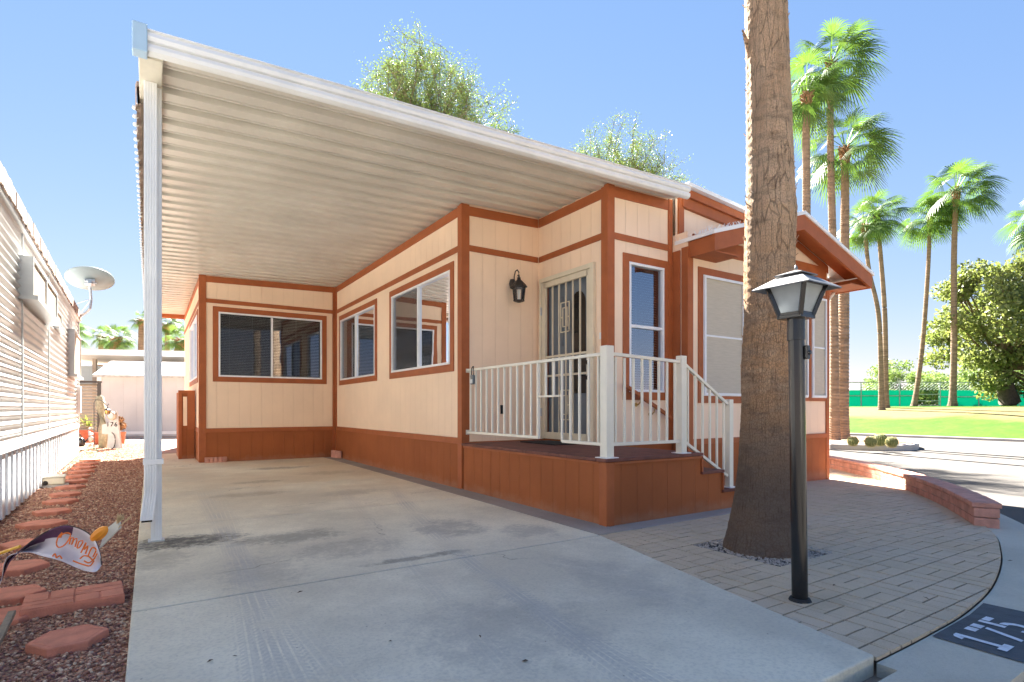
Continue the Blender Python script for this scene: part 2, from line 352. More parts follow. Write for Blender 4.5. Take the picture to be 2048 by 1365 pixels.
# foliage
def leafmat(name, c0, c1, trans=.4, sc=2.5):
    b = NB(name); g = b.n('ShaderNodeNewGeometry'); f = b.math('ADD', b.math('MULTIPLY', g.outputs['Random Per Island'], .6), b.math('MULTIPLY', b.rng(b.noise(sc, 3), .3, .7), .4))
    c = b.mix(f, c0, c1); b.fin(c, .5, spec=.35)
    t = b.n('ShaderNodeBsdfTranslucent'); b.lk(b.mix(1.0, c, (1.25, 1.3, .8), 'MULTIPLY'), t.inputs[0])
    mx = b.n('ShaderNodeMixShader'); mx.inputs[0].default_value = trans; b.lk(b.p.outputs[0], mx.inputs[1]); b.lk(t.outputs[0], mx.inputs[2]); b.lk(mx.outputs[0], b.out.inputs[0]); return b.m
M['palmleaf'] = leafmat('palm_leaf', (.055, .12, .025), (.12, .19, .045), .32)
M['mesquite'] = leafmat('mesquite_leaf', (.07, .115, .03), (.16, .195, .06), .4)
M['oakleaf'] = leafmat('dull_green_leaf', (.10, .14, .045), (.28, .30, .12), .4)
M['bushleaf'] = leafmat('pale_bush_leaf', (.13, .20, .06), (.25, .31, .12), .35)
M['succulent'] = leafmat('yellow_green_succulent', (.16, .24, .05), (.40, .42, .14), .25)
M['bark'] = mat('dark_bark', (.10, .075, .055), .95, .3, 9, .03, 14)
M['twig'] = mat('brown_twig', (.16, .115, .07), .9, .25, 9)
M['palmboot'] = mat('rusty_palm_boot', (.30, .17, .085), .9, .4, 14, .02, 40)
b = NB('palm_trunk_rings'); xs = b.sep(); rg = b.noise(1, 4, .6, b.comb(b.math('MULTIPLY', xs[0], 1.5), b.math('MULTIPLY', xs[1], 1.5), b.math('MULTIPLY', xs[2], 9)))
c = b.mix(b.rng(rg, .3, .7), (.15, .11, .078), (.34, .25, .175)); c = b.mix(b.math('MULTIPLY', b.rng(b.noise(.4, 3), .35, .65), .6), c, (.27, .19, .125)); b.bump(rg, .03); M['palmtrunk'] = b.fin(c, .95, spec=.1)
# big near trunk
b = NB('fissured_palm_bark'); xs = b.sep()
ang = b.math('ARCTAN2', b.math('MULTIPLY', xs[1], -1.0), b.math('MULTIPLY', xs[0], -1.0)); z = xs[2]
wz = b.math('ADD', z, b.math('MULTIPLY', b.math('SUBTRACT', b.noise(5, 3), .5), .10))
rings = b.noise(1, 6, .7, b.comb(b.math('MULTIPLY', ang, 1.3), b.math('MULTIPLY', wz, 26), 0.0))
fiss = b.noise(1, 6, .72, b.comb(b.math('MULTIPLY', ang, 24), b.math('MULTIPLY', wz, 5), 3.0))
vo = b.n('ShaderNodeTexVoronoi', feature='DISTANCE_TO_EDGE'); b.lk(b.comb(b.math('MULTIPLY', ang, 11), b.math('MULTIPLY', wz, 40), b.noise(4, 2)), vo.inputs['Vector']); vo.inputs['Scale'].default_value = 1
crk = b.rng(vo.outputs[0], .0, .10)
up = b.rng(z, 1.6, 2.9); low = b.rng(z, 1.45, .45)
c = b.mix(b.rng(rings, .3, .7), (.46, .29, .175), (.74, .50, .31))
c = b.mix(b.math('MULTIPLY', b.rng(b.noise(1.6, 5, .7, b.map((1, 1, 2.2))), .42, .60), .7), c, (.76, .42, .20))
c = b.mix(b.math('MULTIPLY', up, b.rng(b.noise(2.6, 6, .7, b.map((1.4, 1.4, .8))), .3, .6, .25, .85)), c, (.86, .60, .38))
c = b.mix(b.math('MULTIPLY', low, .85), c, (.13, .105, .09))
c = b.mix(b.math('MULTIPLY', b.rng(b.noise(3.1, 6, .7, b.map((1, 1, 2.6), loc=(4, 2, 1))), .50, .66), .45), c, (.13, .09, .07))
c = b.mix(b.math('MULTIPLY', b.math('SUBTRACT', 1.0, crk), b.rng(z, 2.6, 1.6, .15, .5)), c, (.13, .075, .045))
c = b.mix(b.math('MULTIPLY', b.rng(fiss, .53, .66), .8), c, (.10, .065, .045))
v2 = b.n('ShaderNodeTexVoronoi', feature='DISTANCE_TO_EDGE'); b.lk(b.comb(b.math('ADD', b.math('MULTIPLY', ang, 3.6), b.math('MULTIPLY', b.noise(6, 5), 1.2)), b.math('MULTIPLY', wz, 3.4), 1.7), v2.inputs['Vector']); v2.inputs['Scale'].default_value = 1
big = b.math('MULTIPLY', b.rng(v2.outputs[0], .045, .012), b.rng(b.noise(2.1, 3), .42, .56))
c = b.mix(b.math('MULTIPLY', big, b.rng(z, 1.3, 2.2, .1, .5)), c, (.13, .08, .05))
crk = b.math('SUBTRACT', crk, b.math('MULTIPLY', big, 1.5))
hh = b.math('ADD', b.math('MULTIPLY', crk, .35), b.math('ADD', b.math('MULTIPLY', rings, .9), b.math('MULTIPLY', fiss, -1.2)))
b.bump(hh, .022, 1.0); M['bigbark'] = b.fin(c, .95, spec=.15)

# neighbour metal
b = NB('white_ribbed_metal'); c = b.mix(b.rng(b.noise(1, 5, .6, b.map((1, .7, 4))), .35, .75), (.62, .63, .62), (.50, .50, .48)); M['ribmetal'] = b.fin(c, .35, spec=.5)
M['nskirt'] = mat('pale_skirting_metal', (.66, .68, .70), .5, .12, 2)
M['greenscreen'] = mat('green_windscreen', (.0, .42, .29), .85, .08, .6, spec=.1)
b = NB('green_windscreen_mesh'); t = b.n('ShaderNodeBsdfTranslucent'); t.inputs[0].default_value = (0, .40, .29, 1); b.fin(b.mix(b.rng(b.noise(.6, 3), .3, .7), (0, .30, .22), (0, .37, .27)), .85)
mx = b.n('ShaderNodeMixShader'); mx.inputs[0].default_value = .5; b.lk(b.p.outputs[0], mx.inputs[1]); b.lk(t.outputs[0], mx.inputs[2]); b.lk(mx.outputs[0], b.out.inputs[0]); M['greenscreen'] = b.m
M['shingle'] = mat('white_shingle', (.42, .42, .41), .9, .2, 8, .01, 25)

# ------------------------------------------------------------------ setting: ground, roads, lawn
def sheet(name, poly, dz, m, kind='structure', thick=0, label=None, extra=()):
    bm = bmesh.new(); vs = [bm.verts.new((x, y, 0)) for x, y in poly]; bm.faces.new(vs)
    for gx, _ in GX[1:-1]:
        bmesh.ops.bisect_plane(bm, geom=bm.verts[:]+bm.edges[:]+bm.faces[:], plane_co=(gx, 0, 0), plane_no=(1, 0, 0), dist=1e-5)
    bm.normal_update()
    if bm.faces[:][0].normal.z < 0: bmesh.ops.reverse_faces(bm, faces=bm.faces[:])
    for v in bm.verts: v.co.z = gz(v.co.x)+dz
    if thick:
        r = bmesh.ops.extrude_face_region(bm, geom=bm.faces[:]); 
        for g in r['geom']:
            if isinstance(g, bmesh.types.BMVert): pass
        top = [g for g in r['geom'] if isinstance(g, bmesh.types.BMVert)]; ts = set(top)
        for v in bm.verts:
            if v not in ts: v.co.z -= thick
        bmesh.ops.recalc_face_normals(bm, faces=bm.faces[:])
    me = bpy.data.meshes.new(name); bm.to_mesh(me); bm.free(); me.materials.append(m)
    o = bpy.data.objects.new(name, me); COL.objects.link(o); o['kind'] = kind
    return o
B = 900
sheet('ground', [(-B, -B), (29, -B), (29, B), (-B, B)], -.075, M['soil'])
sheet('lawn', [(29.15, -B), (B, -B), (B, B), (29.15, B)], -.03, M['grass'])
mb = MB(); mb.box(28.9, 29.15, -120, 160, -.30, -.155); mb.build('lawn_kerb', M['lightconc'], bevel=.01)['kind'] = 'structure'

def cr(pts, n=8):      # catmull-rom through points
    out = []; P = [pts[0]]+list(pts)+[pts[-1]]
    for i in range(1, len(P)-2):
        for k in range(n):
            t = k/n; p0, p1, p2, p3 = [np.array(P[i+j], float) for j in (-1, 0, 1, 2)]
            out.append(tuple(.5*((2*p1)+(-p0+p2)*t+(2*p0-5*p1+4*p2-p3)*t*t+(-p0+3*p1-3*p2+p3)*t**3)))
    out.append(tuple(pts[-1])); return out
ARC = cr([(2.56, 1.13), (3.07, 1.13), (3.62, 1.15), (4.35, 1.25), (5.34, 1.50), (6.45, 1.92), (8.25, 2.99), (9.98, 4.36), (11.5, 5.95), (12.7, 7.6), (13.6, 9.6), (14.2, 12.5)], 5)
def offset(path, d):
    out = []
    for i, p in enumerate(path):
        a = np.array(path[max(i-1, 0)]); c_ = np.array(path[min(i+1, len(path)-1)]); t = (c_-a)/np.linalg.norm(c_-a)
        out.append((p[0]+t[1]*d, p[1]-t[0]*d))
    return out
ARCO = offset(ARC, .36); ARCO = [(x, y-.0) for x, y in ARCO]
# street asphalt: everything in front of / right of the outer arc
road = [(-60, -90), (28.9, -90), (28.9, 140), (16, 140)]+[(15.2, 14)]+ARCO[::-1]+[(-.08, .77), (-60, .77)]
sheet('road', road, -.06, M['asphalt'])
side = ARC+ARCO[::-1]; sheet('sidewalk', side, -.018, M['concrete'], thick=.12)
sheet('driveway_apron', [(-6, .77), (2.56, .77), (2.56, 1.05), (-.08, 1.05), (-6, 1.05)], -.018, M['concrete'], thick=.1)
# light concrete swale across the street
mb = MB()
# driveway slabs with real joints between them
YJ = [1.13, 3.45, 5.80, 8.15, 10.5, 12.25]
DX0 = -.08
def rightx(y): return 2.57+(3.13-2.57)*min(1, max(0, (y-1.13)/2.4))
mb = MB(); g = .009
for a, b_ in zip(YJ, YJ[1:]):
    mb.prism([(DX0, a+g), (rightx(a)-g, a+g), (rightx(b_)-g, b_-g), (DX0, b_-g)], -.08, .012)
mb.prism([(DX0, 12.25+g), (.80, 12.25+g), (.80, 15.2), (DX0, 15.2)], -.08, .012)
d = mb.build('driveway', M['driveway'], bevel=.008); d['kind'] = 'structure'
mb = MB(); mb.prism([(DX0+.01, 1.2), (rightx(1.2)-.015, 1.2), (3.11, 3.53), (3.11, 12.2), (DX0+.01, 12.2)], -.09, -.014); mb.build('driveway_base', mat('dark_joint', (.05, .045, .04), .95, .3, 20))['kind'] = 'structure'
mb = MB(); mb.prism([(3.14, 3.5), (3.42, 3.5), (3.42, 12.3), (3.14, 12.3)], -.08, .006)
mb.prism([(3.42, 3.50), (5.9, 3.50), (5.9, 3.70), (3.42, 3.70)], -.08, .002)
mb.build('concrete_edging', M['darkconc'], bevel=.006)['kind'] = 'structure'
mb = MB(); mb.box(DX0, .8, 15.22, 21.0, -.08, .02); mb.build('path', M['path'], bevel=.005)['kind'] = 'structure'
# gravel bed beside the driveway
sheet('gravel_bed', [(-1.6, .9), (DX0, .9), (DX0, 21.5), (-3.6, 21.5), (-3.6, 16.4), (-1.6, 16.4)], -.032, M['gravelbed'], kind='structure')
rs = np.random.RandomState(3)
ICO_V = np.array([(0,0,1),(.894,0,.447),(.276,.851,.447),(-.724,.526,.447),(-.724,-.526,.447),(.276,-.851,.447),(.724,.526,-.447),(-.276,.851,-.447),(-.894,0,-.447),(-.276,-.851,-.447),(.724,-.526,-.447),(0,0,-1)])
ICO_F = np.array([(0,1,2),(0,2,3),(0,3,4),(0,4,5),(0,5,1),(1,6,2),(2,7,3),(3,8,4),(4,9,5),(5,10,1),(6,7,2),(7,8,3),(8,9,4),(9,10,5),(10,6,1),(11,7,6),(11,8,7),(11,9,8),(11,10,9),(11,6,10)])
def stones(name, P, sizes, m, zf=.6):
    n = len(P); a = rs.rand(n)*6.283; sc = sizes[:, None]*np.stack([rs.uniform(.7, 1.3, n), rs.uniform(.6, 1.1, n), rs.uniform(.4, .8, n)], 1)
    V = ICO_V[None]*sc[:, None, :]*rs.uniform(.75, 1.2, (n, 12, 1))
    c_, s_ = np.cos(a)[:, None], np.sin(a)[:, None]
    V = np.stack([V[..., 0]*c_-V[..., 1]*s_, V[..., 0]*s_+V[..., 1]*c_, V[..., 2]], -1)+P[:, None, :]
    Fc = (ICO_F[None]+(np.arange(n)*12)[:, None, None]).reshape(-1, 3)
    return npmesh(name, V.reshape(-1, 3), Fc, m)
n1 = 26000; yy = 2.2+rs.rand(n1)**1.5*7.5; xx = rs.uniform(-1.45, DX0-.005, n1)
P = np.stack([xx, yy, np.full(n1, -.030)+rs.uniform(0, .008, n1)], 1)
n2 = 9000; P2 = np.stack([rs.uniform(-1.5, DX0, n2), rs.uniform(8.5, 21, n2), np.full(n2, -.028)], 1)
so_ = stones('gravel_stones', np.concatenate([P, P2]), np.concatenate([rs.uniform(.005, .0115, n1)*(1+.05*(yy-2)), rs.uniform(.010, .02, n2)]), M['stones'])
tag(so_, 'loose reddish brown gravel between the driveway and the neighbouring trailer', 'gravel', kind='stuff')

# patio pavers, clipped to the outline
def clip(poly, region):
    out = poly; n = len(region)
    for i in range(n):
        ax, ay = region[i]; bx, by = region[(i+1) % n]; inp = out; out = []
        def side_(p): return (bx-ax)*(p[1]-ay)-(by-ay)*(p[0]-ax)
        for j in range(len(inp)):
            p, q = inp[j], inp[(j+1) % len(inp)]; sp, sq = side_(p), side_(q)
            if sp >= 0: out.append(p)
            if (sp >= 0) != (sq >= 0):
                t = sp/(sp-sq); out.append((p[0]+(q[0]-p[0])*t, p[1]+(q[1]-p[1])*t))
        if len(out) < 3: return []
    return out
arc_in = [p for p in offset(ARC, -.01) if p[0] < 11.6]
regA = arc_in[1:]+[(9.5, 6.0), (9.5, 4.72), (3.42, 3.5)]
# convex pieces: fan between the arc and a back line
def backy(x):
    if x < 3.14: return 3.5
    if x < 5.9: return 3.5
    return 4.76
regs = []
for (p, q) in zip(arc_in, arc_in[1:]):
    if p[0] < 3.0: lo = rightx
    a0, a1 = p[0], q[0]
    regs.append([p, q, (q[0], 8.0 if q[0] > 9.15 else (4.76 if q[0] > 5.9 else 3.5)), (p[0], 8.0 if p[0] > 9.15 else (4.76 if p[0] >= 5.9 else 3.5))])
mb = MB(); base = MB(); s_ = .205; j = .005
TREE = (3.88, 2.50); LAMP = (3.0, 1.71)
def brick(x0, x1, y0, y1):
    quad_ = [(x0+j, y0+j), (x1-j, y0+j), (x1-j, y1-j), (x0+j, y1-j)]
    cx_, cy_ = (x0+x1)/2, (y0+y1)/2
    if abs(cx_-TREE[0]) < .31 and abs(cy_-TREE[1]) < .31: return
    # driveway edge
    for rg_ in regs:
        if cx_ < rg_[0][0]-.25 or cx_ > rg_[1][0]+.25: continue
        pc = clip(quad_, rg_)
        if len(pc) < 3: continue
        if min(p[0] for p in pc) < 3.2:
            pc = clip(pc, [(2.55, 1.0), (9, 1.0), (9, 9), (4.34, 9)])
            if len(pc) < 3: continue
        dzv = random.uniform(-.0015, .0015)
        n = len(pc); mb.add([(x, y, gz(x)-.004+dzv) for x, y in pc]+[(x, y, gz(x)-.02) for x, y in pc], [tuple(range(n))]+[(i, n+i, n+(i+1) % n, (i+1) % n) for i in range(n)])
random.seed(5)
for ix in range(0, 46):
    for iy in range(0, 36):
        x0 = 2.5+ix*s_; y0 = 1.02+iy*s_
        if y0 > 5 and x0 < 9: continue
        if x0 > 6 and y0 < 1.6: continue
        if (ix+iy) % 2 == 0: brick(x0, x0+s_, y0, y0+s_/2); brick(x0, x0+s_, y0+s_/2, y0+s_)
        else: brick(x0, x0+s_/2, y0, y0+s_); brick(x0+s_/2, x0+s_, y0, y0+s_)
mb.build('patio', M['paver'], fix=False)['kind'] = 'structure'
sheet('patio_base', [(2.6, 1.15)]+arc_in[1:]+[(11.0, 8), (9.15, 8), (9.15, 4.9), (3.1, 4.9), (3.1, 3.5)], -.012, M['joint'])
P = np.stack([rs.uniform(TREE[0]-.36, TREE[0]+.36, 1800), rs.uniform(TREE[1]-.36, TREE[1]+.36, 1800), np.full(1800, -.006)], 1)
tag(stones('tree_gravel', P, rs.uniform(.006, .011, 1800), mat('grey_gravel', (.42, .36, .30), .9, .4, 40)), 'small grey gravel in the square opening round the big palm base', 'gravel', kind='stuff')

# ------------------------------------------------------------------ helpers for walls: facing '-Y' at y=c ('Y') or facing '-X' at x=c ('X')
def W(ax, c, u0, u1, n0, n1, z0, z1, mb):
    if ax == 'Y': mb.box(u0, u1, c-n1, c-n0, z0, z1)
    elif ax == 'X': mb.box(c-n1, c-n0, u0, u1, z0, z1)
    elif ax == '+X': mb.box(c+n0, c+n1, u0, u1, z0, z1)
def wall(mb, ax, c, u0, u1, z0, z1, holes=(), th=.08):
    us = sorted({u0, u1, *[h[0] for h in holes], *[h[1] for h in holes]}); zs = sorted({z0, z1, *[h[2] for h in holes], *[h[3] for h in holes]})
    def pt(u, n, z): return (u, c-n, z) if ax == 'Y' else ((c-n, u, z) if ax == 'X' else (c+n, u, z))
    def inside(a, b, e, f): return any(h[0] <= a and b <= h[1] and h[2] <= e and f <= h[3] for h in holes)
    for a, b_ in zip(us, us[1:]):
        for e, f in zip(zs, zs[1:]):
            if not inside(a, b_, e, f):
                mb.quad(pt(a, 0, e), pt(b_, 0, e), pt(b_, 0, f), pt(a, 0, f))
    for h in holes:
        a, b_, e, f = h
        mb.quad(pt(a, 0, e), pt(b_, 0, e), pt(b_, -th, e), pt(a, -th, e)); mb.quad(pt(a, 0, f), pt(b_, 0, f), pt(b_, -th, f), pt(a, -th, f))
        mb.quad(pt(a, 0, e), pt(a, 0, f), pt(a, -th, f), pt(a, -th, e)); mb.quad(pt(b_, 0, e), pt(b_, 0, f), pt(b_, -th, f), pt(b_, -th, e))

def window(home, ax, c, u0, u1, z0, z1, div=None, hdiv=None, screen=False, blind=True, trimw=.10, sides=(1,1,1,1), tilt=.35, iscreen=None, gmat='glass'):
    """frame rectangle u0..u1, z0..z1, set in an opening of the same size"""
    uc = (u0+u1)/2; loc = {'Y': (uc, c, z0), 'X': (c, uc, z0), '+X': (c, uc, z0)}[ax]
    f = .032; fr = MB()
    W(ax, c, u0, u1, -.05, .022, z0, z0+f, fr); W(ax, c, u0, u1, -.05, .022, z1-f, z1, fr)
    W(ax, c, u0, u0+f, -.05, .020, z0+f, z1-f, fr); W(ax, c, u1-f, u1, -.05, .020, z0+f, z1-f, fr)
    if div: W(ax, c, div-f*.6, div+f*.6, -.04, .012, z0+f, z1-f, fr)
    if hdiv: W(ax, c, u0+f, u1-f, -.04, .012, hdiv-f*.6, hdiv+f*.6, fr)
    win = fr.build('window', M['white_vinyl'], home, bevel=.003)
    gl = MB()
    if screen:
        W(ax, c, u0+f, u1-f, .004, .010, z0+f, z1-f, gl); gl.build('solar_screen', M['screen'], win)
        s2 = MB()
        for (a, b_, e, g_) in ((u0+f*.3, u1-f*.3, z1-f*1.2, z1-f*.3), (u0+f*.3, u1-f*.3, z0+f*.3, z0+f*1.2), (u0+f*.3, u0+f*1.2, z0+f*1.2, z1-f*1.2), (u1-f*1.2, u1-f*.3, z0+f*1.2, z1-f*1.2)):
            W(ax, c, a, b_, .024, .034, e, g_, s2)
        zm = (z0+z1)/2; W(ax, c, u0+f, u1-f, .011, .020, zm-.012, zm+.012, s2); s2.build('screen_frame', M['white_vinyl'], win)
    else:
        def pt(u, n, z): return (u, c-n, z) if ax == 'Y' else ((c-n, u, z) if ax == 'X' else (c+n, u, z))
        gl.quad(pt(u0+f, -.02, z0+f), pt(u1-f, -.02, z0+f), pt(u1-f, -.02, z1-f), pt(u0+f, -.02, z1-f))
        gl.build('glass', M[gmat], win)
        if iscreen:
            im_ = MB(); im_.quad(pt(iscreen[0], -.008, z0+f), pt(iscreen[1], -.008, z0+f), pt(iscreen[1], -.008, z1-f), pt(iscreen[0], -.008, z1-f)); im_.build('insect_screen', M['insect'], win)
        if blind:
            bl = MB(); z = z0+f+.02; sp = .032
            while z < z1-f-.02:
                bl.quad(pt(u0+f+.01, -.075, z), pt(u1-f-.01, -.075, z), pt(u1-f-.01, -.10, z+sp*tilt), pt(u0+f+.01, -.10, z+sp*tilt)); z += sp
            k = u0+.2
            while k < u1-.1:
                bl.box(*( (k-.002, k+.002, c+.070, c+.073) if ax == 'Y' else ((c+.070, c+.073, k-.002, k+.002) if ax == 'X' else (c-.073, c-.07, k-.002, k+.002))), z0+f, z1-f); k += .42
            bl.build('blind', M['blind'], win)
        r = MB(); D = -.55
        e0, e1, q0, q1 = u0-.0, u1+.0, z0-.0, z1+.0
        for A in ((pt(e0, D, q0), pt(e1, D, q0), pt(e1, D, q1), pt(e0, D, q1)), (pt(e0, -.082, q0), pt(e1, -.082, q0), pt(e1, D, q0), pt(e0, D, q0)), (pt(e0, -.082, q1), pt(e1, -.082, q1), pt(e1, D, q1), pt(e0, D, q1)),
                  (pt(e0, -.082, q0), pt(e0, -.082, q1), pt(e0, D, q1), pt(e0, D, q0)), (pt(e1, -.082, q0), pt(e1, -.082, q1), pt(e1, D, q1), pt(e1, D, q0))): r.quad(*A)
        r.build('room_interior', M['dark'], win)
    t = MB(); tw = trimw
    if sides[0]: W(ax, c, u0-tw*sides[2], u1+tw*sides[3], -.001, .014, z1, z1+tw, t)
    if sides[1]: W(ax, c, u0-tw*sides[2], u1+tw*sides[3], -.001, .014, z0-tw, z0, t)
    if sides[2]: W(ax, c, u0-tw*sides[2], u0, -.001, .014, z0, z1, t)
    if sides[3]: W(ax, c, u1, u1+tw*sides[3], -.001, .014, z0, z1, t)
    t.build('window_trim', M['trim'], win, bevel=.002)
    return win

# ------------------------------------------------------------------ the park-model home
XA, XB, XR = 3.40, 4.62, 9.13; YF, YL, YA, YB, YE = 5.0, 6.42, 12.28, 4.75, 14.2
XC, XJ = .81, 5.76; ZS = .62; YEND = 18.0
home = empty('park_model_home', (6, 9, 0), 'single storey home with peach siding and rust brown trim beside the carport', 'house')
def ztop(x): return 3.59+.027*x
wm = MB()
winA = (9.75, 11.90, 1.65, 2.92); winB = (6.75, 8.92, 1.65, 2.92); winC = (1.125, 3.10, 1.68, 2.95)
winD = (4.966, 5.59, 1.26, 2.87)
wall(wm, 'X', XA, YL, YA, ZS, ztop(XA)+.02, [winA, winB])
wall(wm, 'Y', YA, XC, XA, ZS, ztop(XA)+.0, [winC])
winE = (12.9, 15.4, 1.68, 2.95); wall(wm, 'X', XC, YA, YEND, ZS, ztop(XC)+.03, [winE])
wall(wm, 'Y', YL, XA, XB, ZS, ztop(XB)+.03)
door_h = (5.27, 6.30, ZS+.02, 2.80); wall(wm, 'X', XB, YF, YL, ZS, 3.75, [door_h])
wall(wm, 'Y', YF, XB, XJ, ZS, 3.80, [winD])
wall(wm, 'Y', 4.95, XJ+.005, XR, 3.0, 3.80)
bays = [(6.05, 6.91), (7.06, 7.74), (7.84, 8.53), (8.64, 9.06)]
wall(wm, 'Y', YB, XJ, XR, ZS, 3.32, [(a, b_, 1.22, 2.80) for a, b_ in bays], th=.04)
wall(wm, 'X', XJ, YB, YF, ZS, 3.32)
wall(wm, '+X', XR, YB, YE, ZS, 3.7)
wm.quad((XC, YEND, ZS), (XA, YEND, ZS), (XA, YEND, 3.6), (XC, YEND, 3.6)); wm.quad((XA, YE, ZS), (XR, YE, ZS), (XR, YE, 3.7), (XA, YE, 3.7)); wm.quad((XA, YE, ZS), (XA, YEND, ZS), (XA, YEND, 3.6), (XA, YE, 3.6))
# gable triangle in front wall
wm.add([(5.9, YB, 3.32), (9.13, YB, 3.32), (9.13, YB, 3.30), (7.74, YB, 3.72)], [(0, 1, 3)])
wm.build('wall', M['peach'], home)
sk = MB()
wall(sk, 'X', XA-.012, YL, YA+.1, -.05, ZS-.005); wall(sk, 'Y', YA-.012, XC, XA, -.05, ZS-.005); wall(sk, 'X', XC-.012, YA, YEND, -.05, ZS-.005)
wall(sk, 'Y', YB-.012, XJ, XR+.01, -.25, ZS-.005); wall(sk, '+X', XR+.012, YB-.012, YE, -.3, ZS-.005)
wall(sk, 'X', XJ-.012, YB-.01, YF, -.2, ZS)
wall(sk, 'Y', YL-.004, XA, XB, 0, ZS+.0); wall(sk, 'X', XB-.004, YF, YL, 0, ZS+.02); wall(sk, 'Y', YF-.004, XB, XJ, -.1, ZS)
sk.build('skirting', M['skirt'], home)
tr = MB()
def H(ax, c, u0, u1, z0, z1, n=.016): W(ax, c, u0, u1, -.001, n, z0, z1, tr)
# skirting caps
H('X', XA, YL, YA-.02, ZS-.03, ZS+.05, .026); H('Y', YA, XC+.05, XA-.03, ZS-.03, ZS+.05, .026); H('X', XC, YA+.05, YEND, ZS-.03, ZS+.05, .026)
H('Y', YB, XJ+.05, XR-.04, ZS-.03, ZS+.04, .024)
# mid bands
for ax, c, a, b_ in (('X', XA, YL+.09, YA-.03), ('Y', YA, XC+.09, XA-.05), ('X', XC, YA+.09, YEND), ('Y', YL, XA+.09, XB-.02), ('X', XB, YF+.09, YL-.02), ('Y', YF, XB+.09, XJ-.09)):
    H(ax, c, a, b_, 3.11, 3.19, .014)
# top bands (follow the awning's fall)
for ax, c, a, b_, z in (('X', XA, YL+.09, YA-.03, ztop(XA)), ('X', XC, YA+.09, YEND, ztop(XC)), ('X', XB, YF+.09, YL-.02, ztop(XB))): H(ax, c, a, b_, z-.11, z+.01)
def band(y, x0, x1, dz0, dz1, n=.016):
    za, zb = ztop(x0), ztop(x1); tr.add([(x0, y-n, za+dz0), (x1, y-n, zb+dz0), (x1, y-n, zb+dz1), (x0, y-n, za+dz1), (x0, y+.002, za+dz0), (x1, y+.002, zb+dz0), (x1, y+.002, zb+dz1), (x0, y+.002, za+dz1)],
        [(0,1,2,3), (0,4,5,1), (3,2,6,7), (0,3,7,4), (1,5,6,2)])
band(YA, XC+.09, XA-.05, -.11, .01); band(YL, XA+.09, XB-.02, -.11, .01); band(YF, XB+.09, XJ-.09, -.10, .03)
# corner boards
def corner(x, y, z0, z1, w_=.095, n=.022): tr.box(x-n, x+.001, y-n, y+w_, z0, z1); tr.box(x+.001, x+w_, y-n, y+.001, z0, z1)
corner(XA, YL, .02, ztop(XA)+.03); corner(XC, YA, .02, ztop(XC)+.03, .10); corner(XB, YF, ZS, ztop(XB)+.04)
tr.box(XA-.075, XA, YA-.022, YA, 0.02, ztop(XA)+.01); tr.box(XA-.026, XA, YA-.09, YA-.022, .02, ztop(XA)+.01)
tr.box(XJ-.09, XJ-.015, YF-.02, YF, ZS, ztop(XJ)+.04); tr.box(XJ-.018, XJ, YF-.14, YF-.02, ZS, 3.1)
corner(XJ, YB, -.15, 3.12, .085, .020)
tr.box(XR-.07, XR+.02, YB-.02, YB, ZS-.7, 3.12); tr.box(XR+.001, XR+.02, YB, YB+.1, -.25, 3.12)
H('Y', YB, XJ+.09, XR-.07, 3.10, 3.30, .018)
for u in (6.985, 7.79, 8.585): pass
# gable end rake trims on the wall
for x0, x1, za, zb in ((5.9, 7.74, 3.20, 3.76), (7.74, 9.13, 3.76, 3.33)):
    tr.add([(x0, YB-.014, za), (x1, YB-.014, zb), (x1, YB-.014, zb-.12), (x0, YB-.014, za-.12)], [(0, 1, 2, 3)])
# upper fascia of the main roof
for k, (dz, hgt, n) in enumerate(((0, .10, .09), (-.10, .13, .05))):
    x0, x1 = 5.86, 9.3; za, zb = 3.93+dz, 3.66+dz
    tr.add([(x0, 4.95-n, za), (x1, 4.95-n, zb), (x1, 4.95-n, zb-hgt), (x0, 4.95-n, za-hgt), (x0, 4.96, za), (x1, 4.96, zb), (x1, 4.96, zb-hgt), (x0, 4.96, za-hgt)], [(0,1,2,3), (3,2,6,7), (0,3,7,4), (0,4,5,1)])
tr.box(5.80, 5.90, 4.92, 4.955, 3.1, 3.90)
tr.build('trim', M['trim'], home, bevel=.003)
# roofs
rf = MB(); x0, x1 = 5.84, 9.36
rf.add([(x0, 4.80, 3.99), (x1, 4.80, 3.72), (x1, YE+.1, 3.72), (x0, YE+.1, 3.99), (x0, 4.80, 3.94), (x1, 4.80, 3.67), (x1, YE+.1, 3.67), (x0, YE+.1, 3.94)], [(0,1,2,3), (7,6,5,4), (0,4,5,1), (1,5,6,2), (2,6,7,3), (3,7,4,0)])
rf.box(XA-.05, 5.9, YL+.2, YE+.1, 3.80, 3.93)
rf.build('roof', M['white'], home)
